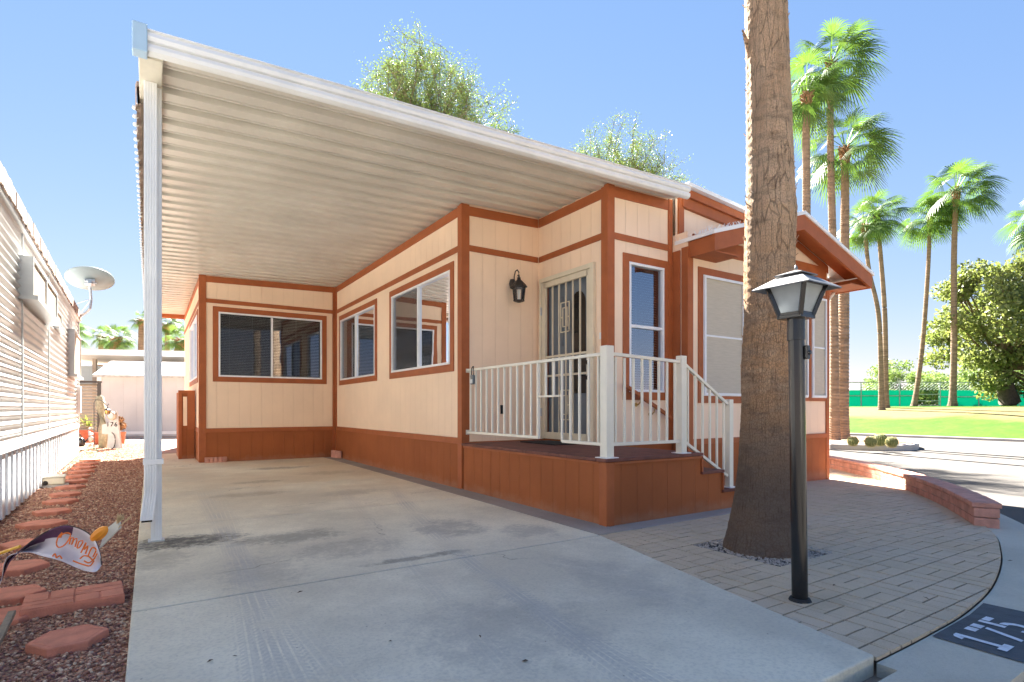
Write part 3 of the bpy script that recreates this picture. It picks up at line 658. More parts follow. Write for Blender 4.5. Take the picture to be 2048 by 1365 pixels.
# projecting gable roof
GR = MB(); xl, xm, xr = 5.77, 7.74, 9.71; ze, zr = 3.24, 3.84; y0, y1 = 4.33, 4.945; th = .05
for (xa, za, xb, zb) in ((xl-.03, ze-.01, xm, zr), (xm, zr, xr+.03, ze-.01)):
    GR.add([(xa, y0, za), (xb, y0, zb), (xb, y1, zb), (xa, y1, za), (xa, y0, za-th), (xb, y0, zb-th), (xb, y1, zb-th), (xa, y1, za-th)], [(0,1,2,3), (7,6,5,4), (0,4,5,1), (1,5,6,2), (2,6,7,3), (3,7,4,0)])
GR.box(xr-.56, xr+.02, y1, 8.0, ze-.05, ze+.0)
gr_ = GR.build('gable_roof', M['white'], home, fix=True)
FB = MB()
def rake(x0_, z0_, x1_, z1_, ya, yb, top, bot):
    FB.add([(x0_, ya, z0_-top), (x1_, ya, z1_-top), (x1_, ya, z1_-bot), (x0_, ya, z0_-bot), (x0_, yb, z0_-top), (x1_, yb, z1_-top), (x1_, yb, z1_-bot), (x0_, yb, z0_-bot)],
           [(0,1,2,3), (7,6,5,4), (0,4,5,1), (1,5,6,2), (2,6,7,3), (3,7,4,0)])
rake(xl+.0, ze, xm, zr, y0+.02, y0+.06, th, .26); rake(xm, zr, xr, ze, y0+.02, y0+.06, th, .26)
FB.box(xl-.0, xl+.04, y0+.06, y1+.04, ze-.26, ze-.06); FB.box(xr-.04, xr, y0+.06, 8.0, ze-.26, ze-.07)
rake(xl+.04, ze+.01, xm, zr, y0+.06, YB-.002, th+.002, th+.012); rake(xm, zr, xr-.04, ze+.01, y0+.06, YB-.002, th+.002, th+.012)
FB.box(xl+.04, xl+.55, y0+.06, YB, ze-.25, ze-.235); FB.box(xr-.6, xr-.04, y0+.06, YB, ze-.25, ze-.235); FB.box(XR+.02, xr-.04, YB, 8.0, ze-.25, ze-.235)
FB.build('fascia', M['trim'], gr_, fix=True)
ds = MB(); ds.tube([(xr-.02, 4.9, 3.08), (xr-.12, 4.9, 2.98), (XR+.09, 4.86, 2.74), (XR+.055, 4.86, 2.55), (XR+.055, 4.86, -.05)], .030, 8); ds.build('downspout', M['gutter'], home)
# leaves of white guano/cobweb-like fluff on the eave are dried grass
nl = MB(); random.seed(9)
for i in range(120):
    x = random.uniform(xl-.03, xl+.7); y = random.uniform(4.35, 4.94); z = ze+(x-xl)*.305
    dx, dy = random.uniform(-.04, .04), random.uniform(-.04, .04); nl.bar((x, y, z-.01), (x+dx, y+dy, z+random.uniform(.01, .06)), .004, .004)
nl.build('dry_debris', M['white'], gr_)['kind'] = 'stuff'
# windows
window(home, 'X', XA, *winA, div=10.9, sides=(1, 1, 1, .99), iscreen=(10.92, 11.87))
# order of sides for X walls: u1 side = far side
window(home, 'X', XA, *winB, div=7.84, iscreen=(7.86, 8.89))
window(home, 'Y', YA, *winC, div=2.10, iscreen=(1.155, 2.08))
window(home, 'X', XC, *winE, div=14.1, blind=False)
window(home, 'Y', YF, *winD, hdiv=2.08, gmat='blueglass')
for i, (a, b_) in enumerate(bays): window(home, 'Y', YB, a, b_, 1.22, 2.80, screen=True, trimw=.095 if i == 0 else .05, sides=(1, 1, 1, 1 if i < 3 else .8))
# small fittings
f = MB(); f.box(3.98, 4.05, YL-.008, YL, .98, 1.10); f.build('outlet_cover', M['rubber'], home, bevel=.003)
f = MB(); f.box(XB-.02, XB, 5.09, 5.13, 1.90, 1.98); f.build('doorbell', M['white'], home, bevel=.004)
# entry door: grey inner door, security door in front
dy0, dy1, dz0, dz1 = 5.27, 6.30, ZS+.02, 2.80
d = MB(); d.box(XB+.05, XB+.09, dy0, dy1, dz0, dz1)
entry = d.build('entry_door', M['doorgrey'], home)
f = MB(); f.add([(XB+.046, 5.60+.16*math.cos(t)*.9, (2.42+.16*math.sin(t)) if math.sin(t) > 0 else (1.30 if math.sin(t) < -.01 else 2.42)) for t in [i*math.pi/10 for i in range(11)]]+[(XB+.046, 5.456, 1.25), (XB+.046, 5.744, 1.25)], [tuple(range(11))+(11, 12)])
f.build('door_glass', M['black'], entry)
f = MB()
for (a, b_, e, g_) in ((5.92, 6.16, 1.9, 2.55), (5.92, 6.16, .80, 1.7), (5.42, 5.80, .80, 1.12)):
    for q in ((a, b_, e, e+.015), (a, b_, g_-.015, g_), (a, a+.015, e, g_), (b_-.015, b_, e, g_)): f.box(XB+.043, XB+.05, *q)
f.build('door_moulding', M['doorgrey'], entry)
f = MB(); f.box(XB+.0, XB+.048, dy1-.05, dy1, dz0, dz1); f.box(XB, XB+.048, dy0, dy0+.03, dz0, dz1); f.build('door_jamb', M['trim'], entry)
f = MB(); c_ = XB
for (a, b_, e, g_, n0, n1) in ((dy0-.06, dy0, dz0-.01, dz1+.06, 0, .05), (dy1, dy1+.05, dz0-.01, dz1+.06, 0, .05), (dy0, dy1, dz1, dz1+.06, 0, .048)):
    W('X', c_, a, b_, n0, n1, e, g_, f)
sec = f.build('security_door', M['cream'], home, bevel=.004)
f = MB(); t_ = .06
for (a, b_, e, g_) in ((dy0+.004, dy0+t_+.02, dz0, dz1-.004), (dy1-t_-.02, dy1-.004, dz0, dz1-.004), (dy0+t_, dy1-t_, dz0, dz0+.09), (dy0+t_, dy1-t_, dz1-.08, dz1-.004)):
    W('X', c_, a, b_, -.005, .035, e, g_, f)
f.build('door_leaf_frame', M['cream'], sec, bevel=.003)
f = MB()
for k in range(1, 6):
    u = dy0+.08+(dy1-dy0-.16)*k/6; W('X', c_, u-.009, u+.009, .005, .023, dz0+.09, dz1-.08, f)
for z in (1.50, 1.76): W('X', c_, dy0+.08, dy1-.08, .002, .026, z-.014, z+.014, f)
for zc in (2.26, 1.10):
    uc = dy0+.08+(dy1-dy0-.16)*3/6
    for (hw, hh) in ((.095, .20), (.052, .13)):
        for (a, b_, e, g_) in ((uc-hw, uc+hw, zc-hh, zc-hh+.012), (uc-hw, uc+hw, zc+hh-.012, zc+hh), (uc-hw, uc-hw+.012, zc-hh, zc+hh), (uc+hw-.012, uc+hw, zc-hh, zc+hh)): W('X', c_, a, b_, .024, .036, e, g_, f)
    for (a, b_) in ((uc-.095, uc-.052), (uc+.052, uc+.095)): W('X', c_, a, b_, .024, .034, zc-.008, zc+.008, f)
f.build('security_bars', M['cream'], sec)
for z in (1.63, 1.44):
    f = MB(); f.tube([(c_-.03, dy0+.045, z), (c_-.05, dy0+.045, z)], .03, 14); f.tube([(c_-.05, dy0+.045, z), (c_-.085, dy0+.045, z)], [.012, .028] if z > 1.5 else [.026, .026], 14)
    f.build('door_knob', M['black'], sec, smooth=False)
for z in (.95, 2.35):
    f = MB(); f.tube([(c_-.045, dy1-.0, z), (c_-.045, dy1, z+.11)], .011, 8); f.build('hinge', M['steel'], sec)

# ------------------------------------------------------------------ carport awning
cp = empty('carport', (0, 5.37, 0), 'cream ribbed metal carport awning with white front fascia over the driveway', 'carport')
AY0, AY1, AX0, AX1 = 4.74, 17.9, .06, 5.72
prof = []; y = AY0+.03; per = .285
while y < AY1-.1:
    prof += [(y, 0), (y+.118, 0), (y+.126, .030), (y+.150, .030), (y+.158, .006), (y+.176, .006), (y+.186, .075), (y+.262, .075), (y+.274, .0)]; y += per
vs = []; fs = []
for (yy_, dz_) in prof:
    for xx_ in (AX0, AX1-.02): vs.append((xx_, yy_, ztop(xx_)+.0+dz_+.02))
for i in range(len(prof)-1): fs.append((2*i, 2*i+1, 2*i+3, 2*i+2))
mb = MB(); mb.add(vs, fs)
mb.build('roof_pan', M['pan'], cp)
mb = MB(); mb.add([(x, y, ztop(x)+.11) for x, y in ((AX0-.1, AY0+.05), (AX1-.03, AY0+.05), (AX1-.03, AY1), (AX0-.1, AY1))], [(0,1,2,3)]); mb.build('roof_top', M['white'], cp)
# front fascia: profile extruded along X
pf = [(0, 0), (-.02, .004), (-.045, .02), (-.052, .05), (-.046, .078), (-.028, .088), (-.028, .096), (-.05, .104), (-.06, .135), (-.052, .165), (-.034, .178), (-.034, .186), (-.050, .192), (-.050, .200), (-.01, .204), (0, .204)]
mb = MB(); vs = []
for x in (AX0-.14, AX1+.02):
    for (dy, dz_) in pf: vs.append((x, AY0+dy, ztop(x)-.03+dz_*.85))
n = len(pf); mb.add(vs, [(i, i+1, n+i+1, n+i) for i in range(n-1)]+[(n-1, 0, n, 2*n-1), tuple(range(n)), tuple(reversed(range(n, 2*n)))])
mb.build('fascia', M['gutter'], cp, fix=True)
mb = MB(); zb_ = ztop(0)-.035
mb.box(AX0-.165, AX0-.075, AY0-.068, AY0+.04, zb_-.004, zb_+.195); mb.build('fascia_corner_cap', mat('blue_grey_cap', (.36, .50, .62), .35, .05, 5), cp, bevel=.006)
mb = MB(); mb.box(AX0-.13, AX0+.02, AY0+.04, AY1, zb_+.01, zb_+.20); mb.build('side_beam', mat('cream_side_beam', (.60, .55, .44), .5, .1, 4), cp, bevel=.006)
# scalloped outer drip strip
mb = MB(); y = 5.42; random.seed(2); pv = []
while y < AY1:
    pv.append((y, random.uniform(-.006, .006), random.uniform(-.012, .012))); y += .06
for i in range(len(pv)-1):
    (ya, a, c0), (yb, b_, c1) = pv[i], pv[i+1]; xo = AX0-.155
    for s0, s1, q in ((a, b_, 1),): mb.add([(xo+a, ya, zb_-.06+c0), (xo+b_, yb, zb_-.06+c1), (xo+b_, yb, zb_+.14), (xo+a, ya, zb_+.14), (AX0-.12, ya, zb_-.03), (AX0-.12, yb, zb_-.03)], [(0,1,2,3), (0,4,5,1)])
mb.box(AX0-.15, AX0-.131, 5.42, AY1, zb_+.1, zb_+.14)
st = mb.build('drip_edge', M['rust'], cp)
y = 5.5; mb = MB()
while y < 17.5: mb = MB(); mb.lathe((AX0-.162, y, zb_-.045), [(.0, -.018), (.02, -.010), (.024, 0), (.02, .012), (.0, .02)], 8); y += .16; mb.build('rivet', M['gutter'], st)
# back beam
mb = MB(); mb.box(AX0, XC, AY1-.06, AY1, zb_-.03, zb_+.16); mb.build('back_beam', M['trim'], cp, bevel=.004)
# post, fluted downspout
px_, py_ = gp(305, 1078, .03)
mb = MB(); mb.box(px_-.012, px_+.062, py_-.03, py_+.045, .012, zb_+.012); mb.box(px_+.01, px_+.04, py_-.036, py_-.03, .05, zb_)
post = mb.build('post', M['gutter'], cp, bevel=.004)
mb = MB(); mb.box(px_-.03, px_+.08, py_-.05, py_+.06, .012, .022); mb.build('post_foot', M['steel'], post)
def flute(x0_, x1_, y0_, y1_, z0_, z1_, mb, tilt=(0, 0)):
    k = 5; w_ = (x1_-x0_)/k; pr = []
    for i in range(k): pr += [(x0_+i*w_, y0_+.004), (x0_+i*w_+.003, y0_), (x0_+(i+1)*w_-.003, y0_), (x0_+(i+1)*w_, y0_+.004)]
    pr += [(x1_, y1_), (x0_, y1_)]; n = len(pr)
    vs = [(x+tilt[0], y+tilt[1], z0_) for x, y in pr]+[(x, y, z1_) for x, y in pr]
    mb.add(vs, [tuple(reversed(range(n))), tuple(range(n, 2*n))]+[(i, (i+1) % n, n+(i+1) % n, n+i) for i in range(n)])
mb = MB(); flute(px_-.056, px_+.030, py_-.095, py_-.034, .40, zb_+.012, mb); flute(px_-.056, px_+.030, py_-.095, py_-.034, .20, .40, mb, (-.025, -.04))
dsp = mb.build('downspout', M['gutter'], cp)
mb = MB(); mb.box(px_-.072, px_-.002, py_-.130, py_-.078, .185, .199); mb.build('downspout_mouth', M['black'], dsp)
mb = MB(); mb.box(px_-.062, px_+.072, py_-.099, py_-.028, .62, .66); mb.build('strap', M['gutter'], dsp)
mb = MB(); vx, vy = dp(511, 5.3); vz = ztop(vx)
mb.box(vx-.03, vx+.04, vy-.03, vy+.04, vz+.05, vz+.35); mb.build('roof_vent', M['tanlouvre'], cp)

# low landing screen beside the storage room
lw = empty('landing_screen', (.62, 13.4, 0), 'low brown panelled screen with a cream insert beside the storage room corner', 'screen wall')
mb = MB(); mb.box(.50, .78, 13.38, 13.44, 0, 1.40); mb.box(.50, .56, 13.44, 14.6, 0, 1.40); mb.build('panel', M['skirt'], lw)
mb = MB(); mb.box(.49, .79, 13.36, 13.45, 1.37, 1.43); mb.box(.49, .55, 13.355, 13.38, 0, 1.37); mb.box(.655, .79, 13.36, 13.38, .62, 1.37); mb.build('frame', M['trim'], lw)
mb = MB(); mb.box(.575, .645, 13.362, 13.379, .70, 1.30); mb.build('insert', M['peach'], lw)

# ------------------------------------------------------------------ porch deck
deck = empty('porch_deck', (4.0, 4.5, 0), 'brown boarded porch deck with steps at the front entry', 'porch')
DXL, DYF, DXR = 3.385, 3.68, 4.68; Z1, Z2 = .415, .205; DT = .605
mb = MB()
wall(mb, 'X', DXL+.02, DYF+.02, YL-.03, -.03, DT-.03); wall(mb, 'Y', DYF+.02, DXL+.02, 5.36, -.03, .17)
wall(mb, 'Y', DYF+.02, DXL+.02, 5.02, .17, Z1-.03); wall(mb, 'Y', DYF+.02, DXL+.02, DXR, Z1-.03, DT-.03)
wall(mb, '+X', 5.36, DYF+.02, YF-.26, -.03, .17); wall(mb, '+X', 5.02, DYF+.02, YF-.26, .17, Z1-.03); wall(mb, '+X', DXR, DYF+.02, YF-.02, Z1-.03, DT-.03)
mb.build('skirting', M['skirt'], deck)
mb = MB()
y = DYF-.005
while y < YF-.02:
    y2 = min(y+.14, YF-.02); mb.box(DXL-.01, DXR+.02, y, y2-.005, DT-.03, DT); y = y2
x = DXL-.01
while x < XB-.05:
    x2 = min(x+.14, XB-.02); mb.box(x, x2-.005, YF-.018, YL-.02, DT-.03, DT); x = x2
mb.build('deck_board', M['trimdk'], deck, bevel=.003)
for (x0_, x1_, z) in ((DXR-.02, 5.04, Z1), (5.0, 5.38, Z2)):
    mb = MB(); mb.box(x0_+.03, x1_, DYF-.005, YF-.27, z-.03, z); mb.build('step', M['trimdk'], deck, bevel=.003)
mb = MB(); mb.box(DXL+.004, DXL+.018, DYF+.004, DYF+.10, -.0, DT-.035); mb.box(DXL+.018, DXL+.10, DYF+.004, DYF+.018, -.0, DT-.035)
mb.box(DXL+.0, DXL+.016, DYF+.10, YL-.04, DT-.055, DT-.034); mb.box(DXL+.10, DXR+.01, DYF+.0, DYF+.016, DT-.055, DT-.034)
mb.box(DXR-.0, DXR+.02, DYF+.0, DYF+.02, Z1, DT-.034); mb.box(5.02, 5.035, DYF, DYF+.02, Z2, Z1-.034); mb.build('trim', M['trim'], deck)
# railing
rl = empty('porch_railing', (3.47, 3.76, DT), 'ivory metal railing with square balusters round the porch deck and down its steps', 'railing')
RX, RY = 3.47, 3.765
def rpost(x, y, z0_, z1_, w_=.045):
    m_ = MB(); m_.box(x-w_, x+w_, y-w_, y+w_, z0_, z1_); p = m_.build('post', M['ivory'], rl, bevel=.004)
    m_ = MB(); m_.box(x-w_-.03, x+w_+.03, y-w_-.03, y+w_+.03, z0_-.001, z0_+.008); m_.build('post_foot', M['white'], p)
rpost(RX, RY, DT, 1.62); rpost(4.47, RY, DT, 1.58, .038); rpost(5.235, RY, Z2, 1.15, .032)
def rail(a, b_, w_=.035, th=.03):
    m_ = MB(); m_.bar(a, b_, w_, th); m_.build('rail', M['ivory'], rl, bevel=.003)
ZT, ZBR = 1.55, .745
YW = YL-.03
rail((RX, RY+.045, ZT), (RX, YW, ZT))
ys = [RY+.045+(YW-RY-.045)*(k+.5)/19 for k in range(19)]   # from corner post to wall
rail((RX, RY+.045, ZBR-.02), (RX, ys[4]-.01, ZBR-.02), .03, .03); rail((RX, ys[7]-.015, ZBR), (RX, YW, ZBR), .03, .03); rail((RX, ys[4]-.01, 1.18), (RX, ys[7]+.01, 1.18), .02, .02)
def bal(x, y, z0_, z1_, w_=.0095):
    m_ = MB(); m_.box(x-w_, x+w_, y-w_, y+w_, z0_, z1_); m_.build('baluster', M['ivory'], rl)
for k, y in enumerate(ys):
    zb0 = ZBR-.005 if k > 7 else (.725-.005 if k <= 4 else 1.18)
    if k == 7: zb0 = ZBR-.01
    bal(RX, y, zb0, ZT-.015, .014 if k == 7 else .0095)
rail((RX+.045, RY, ZT), (4.432, RY, ZT-.03)); rail((RX+.045, RY, ZBR-.02), (4.432, RY, ZBR-.02), .03, .03)
for k in range(8): bal(RX+.045+.917*(k+.5)/8, RY, ZBR-.02, ZT-.03)
rail((4.508, RY, 1.50), (5.20, RY, 1.10)); rail((4.508, RY, .72), (5.20, RY, .33), .03, .03)
for k in range(6):
    x = 4.508+.692*(k+.5)/6; t_ = (x-4.508)/.692; bal(x, RY, .72-.39*t_, 1.50-.40*t_)
m_ = MB(); m_.box(RX-.03, RX+.03, YW, YW+.006, ZT-.03, ZT+.02); m_.box(RX-.03, RX+.03, YW, YW+.006, ZBR-.03, ZBR+.03); m_.build('wall_bracket', M['ivory'], rl)
# brown wall handrail
hr = empty('handrail', (4.9, YF-.08, 1.2), 'brown sloping handrail on brass brackets under the narrow front window', 'handrail')
hx0, hz0 = 4.83, 1.33; hx1, hz1 = 5.95, .78
mb = MB(); mb.bar((hx0, YF-.09, hz0), (hx1-.3, YF-.09, hz1+.147), .04, .045); mb.build('rail', M['trim'], hr, bevel=.008)
for t_ in (.32, .62):
    x = hx0+(hx1-.3-hx0)*t_; z = hz0+(hz1+.147-hz0)*t_
    mb = MB(); mb.tube([(x, YF, z-.10), (x, YF-.04, z-.10), (x, YF-.075, z-.07), (x, YF-.09, z-.02)], .008, 8); mb.tube([(x, YF-.001, z-.10), (x, YF-.008, z-.10)], .026, 12); mb.build('bracket', M['brass'], hr)
# key lock box
lb = empty('key_lockbox', (RX, 6.23, 1.45), 'small black and grey key lockbox hanging on the far end of the porch railing', 'lockbox')
mb = MB(); y = 6.22; mb.box(RX-.045, RX-.012, y-.04, y+.04, 1.36, 1.48); o = mb.build('body', mat('lockbox_grey', (.10, .12, .13), .4, .1), lb, bevel=.012)
mb = MB(); mb.box(RX-.052, RX-.044, y-.032, y+.032, 1.37, 1.425); mb.build('dial_panel', M['steel'], lb, bevel=.004)
mb = MB(); mb.tube([(RX-.03, y-.025, 1.47), (RX-.03, y-.025, 1.56), (RX-.02, y-.01, 1.588), (RX-.02, y+.01, 1.588), (RX-.03, y+.025, 1.56), (RX-.03, y+.025, 1.47)], .006, 8); mb.build('shackle', M['black'], lb)
mb = MB(); mb.box(XB-.52, XB-.06, 5.38, 6.12, DT+.002, DT+.016); tag(mb.build('door_mat', M['rubber'], bevel=.004), 'black rubber mat on the deck before the security door', 'mat')
# wall lantern
LX, LY, LZ = 4.17, YL, 2.62
wl = empty('wall_lantern', (LX, LY, LZ), 'dark bronze wall lantern with scrolled arm and clear glass beside the entry', 'lantern')
mb = MB(); mb.lathe((LX, LY-.012, LZ+.14), [(.0, -.07), (.035, -.06), (.05, 0), (.035, .06), (0, .07)], 12); mb.tube([(LX, LY, LZ+.14), (LX, LY-.03, LZ+.14)], .045, 14); mb.build('backplate', M['bronze'], wl)
mb = MB(); cy = LY-.17; pts = [(LX, LY-.03, LZ+.12), (LX, LY-.06, LZ+.10)]
for k in range(11): t_ = math.pi*1.25*k/10; pts.append((LX, LY-.105+.055*math.cos(t_)*1.0, LZ+.235+.06*math.sin(t_)))
mb.tube([(LX, LY-.02, LZ+.12), (LX, LY-.05, LZ+.15), (LX, LY-.055, LZ+.24), (LX, LY-.085, LZ+.30), (LX, LY-.13, LZ+.31), (LX, cy, LZ+.27), (LX, cy+.012, LZ+.22), (LX, cy+.03, LZ+.235)], .008, 8); mb.build('arm', M['bronze'], wl)
mb = MB(); mb.lathe((LX, cy, LZ), [(.11, .065), (.115, .075), (.085, .115), (.05, .15), (.03, .165), (.022, .18), (.026, .195), (.012, .205), (.010, .235), (.0, .245)], 6); mb.build('cap', M['bronze'], wl)
mb = MB(); mb.lathe((LX, cy, LZ), [(.088, .065), (.088, .055), (.0, .055)], 6)
for k in range(6):
    t_ = 2*math.pi*(k+.5)/6; mb.tube([(LX+.085*math.cos(t_), cy+.085*math.sin(t_), LZ+.06), (LX+.066*math.cos(t_), cy+.066*math.sin(t_), LZ-.115)], .006, 6)
mb.lathe((LX, cy, LZ), [(.0, -.14), (.02, -.14), (.06, -.128), (.076, -.12), (.076, -.108), (.0, -.108)], 6); mb.build('cage', M['bronze'], wl)
mb = MB()
for k in range(6):
    t0, t1 = 2*math.pi*(k+.5)/6, 2*math.pi*(k+1.5)/6; mb.quad((LX+.066*math.cos(t0), cy+.066*math.sin(t0), LZ-.108), (LX+.066*math.cos(t1), cy+.066*math.sin(t1), LZ-.108), (LX+.083*math.cos(t1), cy+.083*math.sin(t1), LZ+.055), (LX+.083*math.cos(t0), cy+.083*math.sin(t0), LZ+.055))
mb.build('glass', M['lampglass'], wl)
mb = MB(); mb.lathe((LX, cy, LZ), [(.014, -.105), (.014, -.04), (.012, -.03), (.022, -.0), (.018, .025), (.004, .045), (0, .046)], 10); mb.build('bulb', mat('lamp_bulb', (.8, .76, .66), .3, .05), wl, smooth=True)

# ------------------------------------------------------------------ lamp post in the patio
lp = empty('lamp_post', (LAMP[0], LAMP[1], 0), 'black post lamp with frosted panes standing in the patio before the palm', 'lamp post')
lx, ly = LAMP; tx, ty = lx-.018, ly+.012; ZP = 1.525
mb = MB(); mb.tube([(lx, ly, -.03), (lx+(tx-lx)*.5, ly+(ty-ly)*.5, ZP/2), (tx, ty, ZP)], .041, 28, True)
mb.tube([(tx, ty, ZP-.10), (tx, ty, ZP+.05)], .0455, 28, True); mb.build('post', M['black'], lp, smooth=False, bevel=.002)
mb = MB(); mb.tube([(lx, ly, -.01), (lx, ly, .012)], [.062, .050], 20); mb.build('base_collar', M['rubber'], lp)
hb, ht, z0_, z1_ = .058, .108, ZP+.03, ZP+.21
mb = MB(); mb.box(tx-hb-.012, tx+hb+.012, ty-hb-.012, ty+hb+.012, z0_-.012, z0_+.008)
for sx in (-1, 1):
    for sy in (-1, 1):
        a = Vector((tx+sx*hb, ty+sy*hb, z0_)); b_ = Vector((tx+sx*ht, ty+sy*ht, z1_)); mb.bar(a, b_, .022, .022, up=(sx, -sy, 0))
for (a, b2, z, h_) in ((hb, hb, z0_+.012, .02), (ht-.004, ht-.004, z1_-.006, .02)):
    for sgn in (-1, 1): mb.box(tx-a, tx+a, ty+sgn*a-.008, ty+sgn*a+.008, z-h_/2, z+h_/2); mb.box(tx+sgn*a-.008, tx+sgn*a+.008, ty-a, ty+a, z-h_/2, z+h_/2)
head = mb.build('lantern_frame', M['black'], lp, bevel=.002)
for (sx, sy) in ((-1, 0), (1, 0), (0, -1), (0, 1)):
    m_ = MB(); q = []
    for (h_, z, s2) in ((hb, z0_+.01, -1), (hb, z0_+.01, 1), (ht, z1_-.01, 1), (ht, z1_-.01, -1)):
        e = h_-.006; q.append((tx+(sx*e if sx else s2*e), ty+(sy*e if sy else s2*e), z))
    m_.quad(*q); m_.build('lamp_pane', M['frosted'], head)
mb = MB()
def pyr(cx_, cy_, h0, z0_, h1, z1_, thick=.006):
    a = [(cx_+sx*h0, cy_+sy*h0, z0_) for sx, sy in ((-1,-1),(1,-1),(1,1),(-1,1))]; b_ = [(cx_+sx*h1, cy_+sy*h1, z1_) for sx, sy in ((-1,-1),(1,-1),(1,1),(-1,1))]
    a2 = [(x, y, z-thick) for x, y, z in a]; b2 = [(x, y, z-thick) for x, y, z in b_]
    mb.add(a+b_, [(0,1,5,4),(1,2,6,5),(2,3,7,6),(3,0,4,7),(4,5,6,7)]); mb.add(a2+b2, [(4,5,1,0),(5,6,2,1),(6,7,3,2),(7,4,0,3),(7,6,5,4)]); mb.add(a+a2, [(4,5,1,0),(5,6,2,1),(6,7,3,2),(7,4,0,3)])
pyr(tx, ty, .162, z1_-.025, .075, z1_+.035); pyr(tx, ty, .078, z1_+.050, .012, z1_+.075); mb.box(tx-.045, tx+.045, ty-.045, ty+.045, z1_+.03, z1_+.055)
mb.tube([(tx, ty, z1_+.072), (tx, ty, z1_+.085), (tx, ty, z1_+.095), (tx, ty, z1_+.105)], [.004, .010, .009, .003], 10)
mb.build('lantern_roof', mat('weathered_lamp_roof', (.13, .13, .13), .42, .4, 12, spec=.7), lp)
mb = MB(); mb.lathe((tx, ty, z0_), [(.012, .0), (.014, .03), (.035, .06), (.042, .09), (.035, .12), (.01, .138), (0, .14)], 14); mb.build('bulb', mat('white_bulb', (.85, .84, .80), .3, .03), lp, smooth=True)
mb = MB(); mb.box(tx+.005, tx+.035, ty-.062, ty-.040, ZP-.205, ZP-.13); mb.tube([(tx+.02, ty-.06, ZP-.17), (tx+.02, ty-.072, ZP-.17)], .012, 12); mb.build('photocell', M['black'], lp, bevel=.003)

# ------------------------------------------------------------------ big near palm
def npnoise(a, z, seed, fa, fz):
    r_ = np.random.RandomState(seed); out = 0
    for k in range(6):
        ka = r_.randint(1, fa+1); kz = r_.uniform(.3, 1)*fz; out = out+np.sin(ka*a+kz*z+r_.uniform(0, 6.28))*r_.uniform(.4, 1)
    return out/4
def fan_crown(name, c, R0, nleaf, seed, parent, m, droop=1.6, nseg=26, wind=(.25, -.1)):
    rng_ = random.Random(seed); V = []; Fc = []
    def addq(ps):
        n = len(V); V.extend([tuple(p) for p in ps]); Fc.append((n, n+1, n+2, n+3))
    c = Vector(c)
    for i in range(nleaf):
        az = i*2.39996+rng_.uniform(-.3, .3); t = (i+.5)/nleaf; el = R(80)-t*R(118)+rng_.uniform(-.16, .16)
        d = Vector((math.cos(az)*math.cos(el), math.sin(az)*math.cos(el), math.sin(el)))
        L = R0*rng_.uniform(.42, .58); Bd = R0*rng_.uniform(.48, .62)
        d2 = (d+Vector((wind[0], wind[1], -.28*droop))).normalized()
        tip = c+d*L*.5+d2*L*.5; side = d2.cross(Vector((0, 0, 1)))
        if side.length < .1: side = Vector((1, 0, 0))
        side.normalize(); side = (Matrix.Rotation(rng_.uniform(-.6, .6), 3, d2) @ side); nrm = side.cross(d2).normalized()
        if nrm.z < 0: nrm = -nrm
        w0 = .018*R0/1.5
        addq([c+side*w0, c-side*w0, tip-side*w0*.7, tip+side*w0*.7])
        span = R(100)
        for k in range(nseg):
            th0 = -span+2*span*(k)/nseg; th1 = -span+2*span*(k+1)/nseg; tm = (th0+th1)/2
            ln = Bd*(1-.28*abs(tm/span)**2)*rng_.uniform(.88, 1.05)
            def pt(th, rr, dz_):
                fold = .22*abs(math.sin(tm))*rr
                return tip+(d2*math.cos(th)+side*math.sin(th))*rr - nrm*fold*.5+Vector((wind[0]*.25*rr, wind[1]*.25*rr, -dz_))
            q = [(.06, 1), (.36, 1), (.66, .5), (1.0, .05)]
            prev = None
            for rr, wf in q:
                h_ = (th1-th0)/2*wf*.95; dr = droop*ln*(.02+.42*max(0, rr-.3)**1.7+.02*rng_.random()); r_ = rr*ln*(1-.10*max(0, rr-.5))
                a, b_ = pt(tm-h_, r_, dr), pt(tm+h_, r_, dr)
                if prev: addq([prev[0], prev[1], b_, a])
                prev = (a, b_)
    return npmesh(name, V, Fc, m, parent)
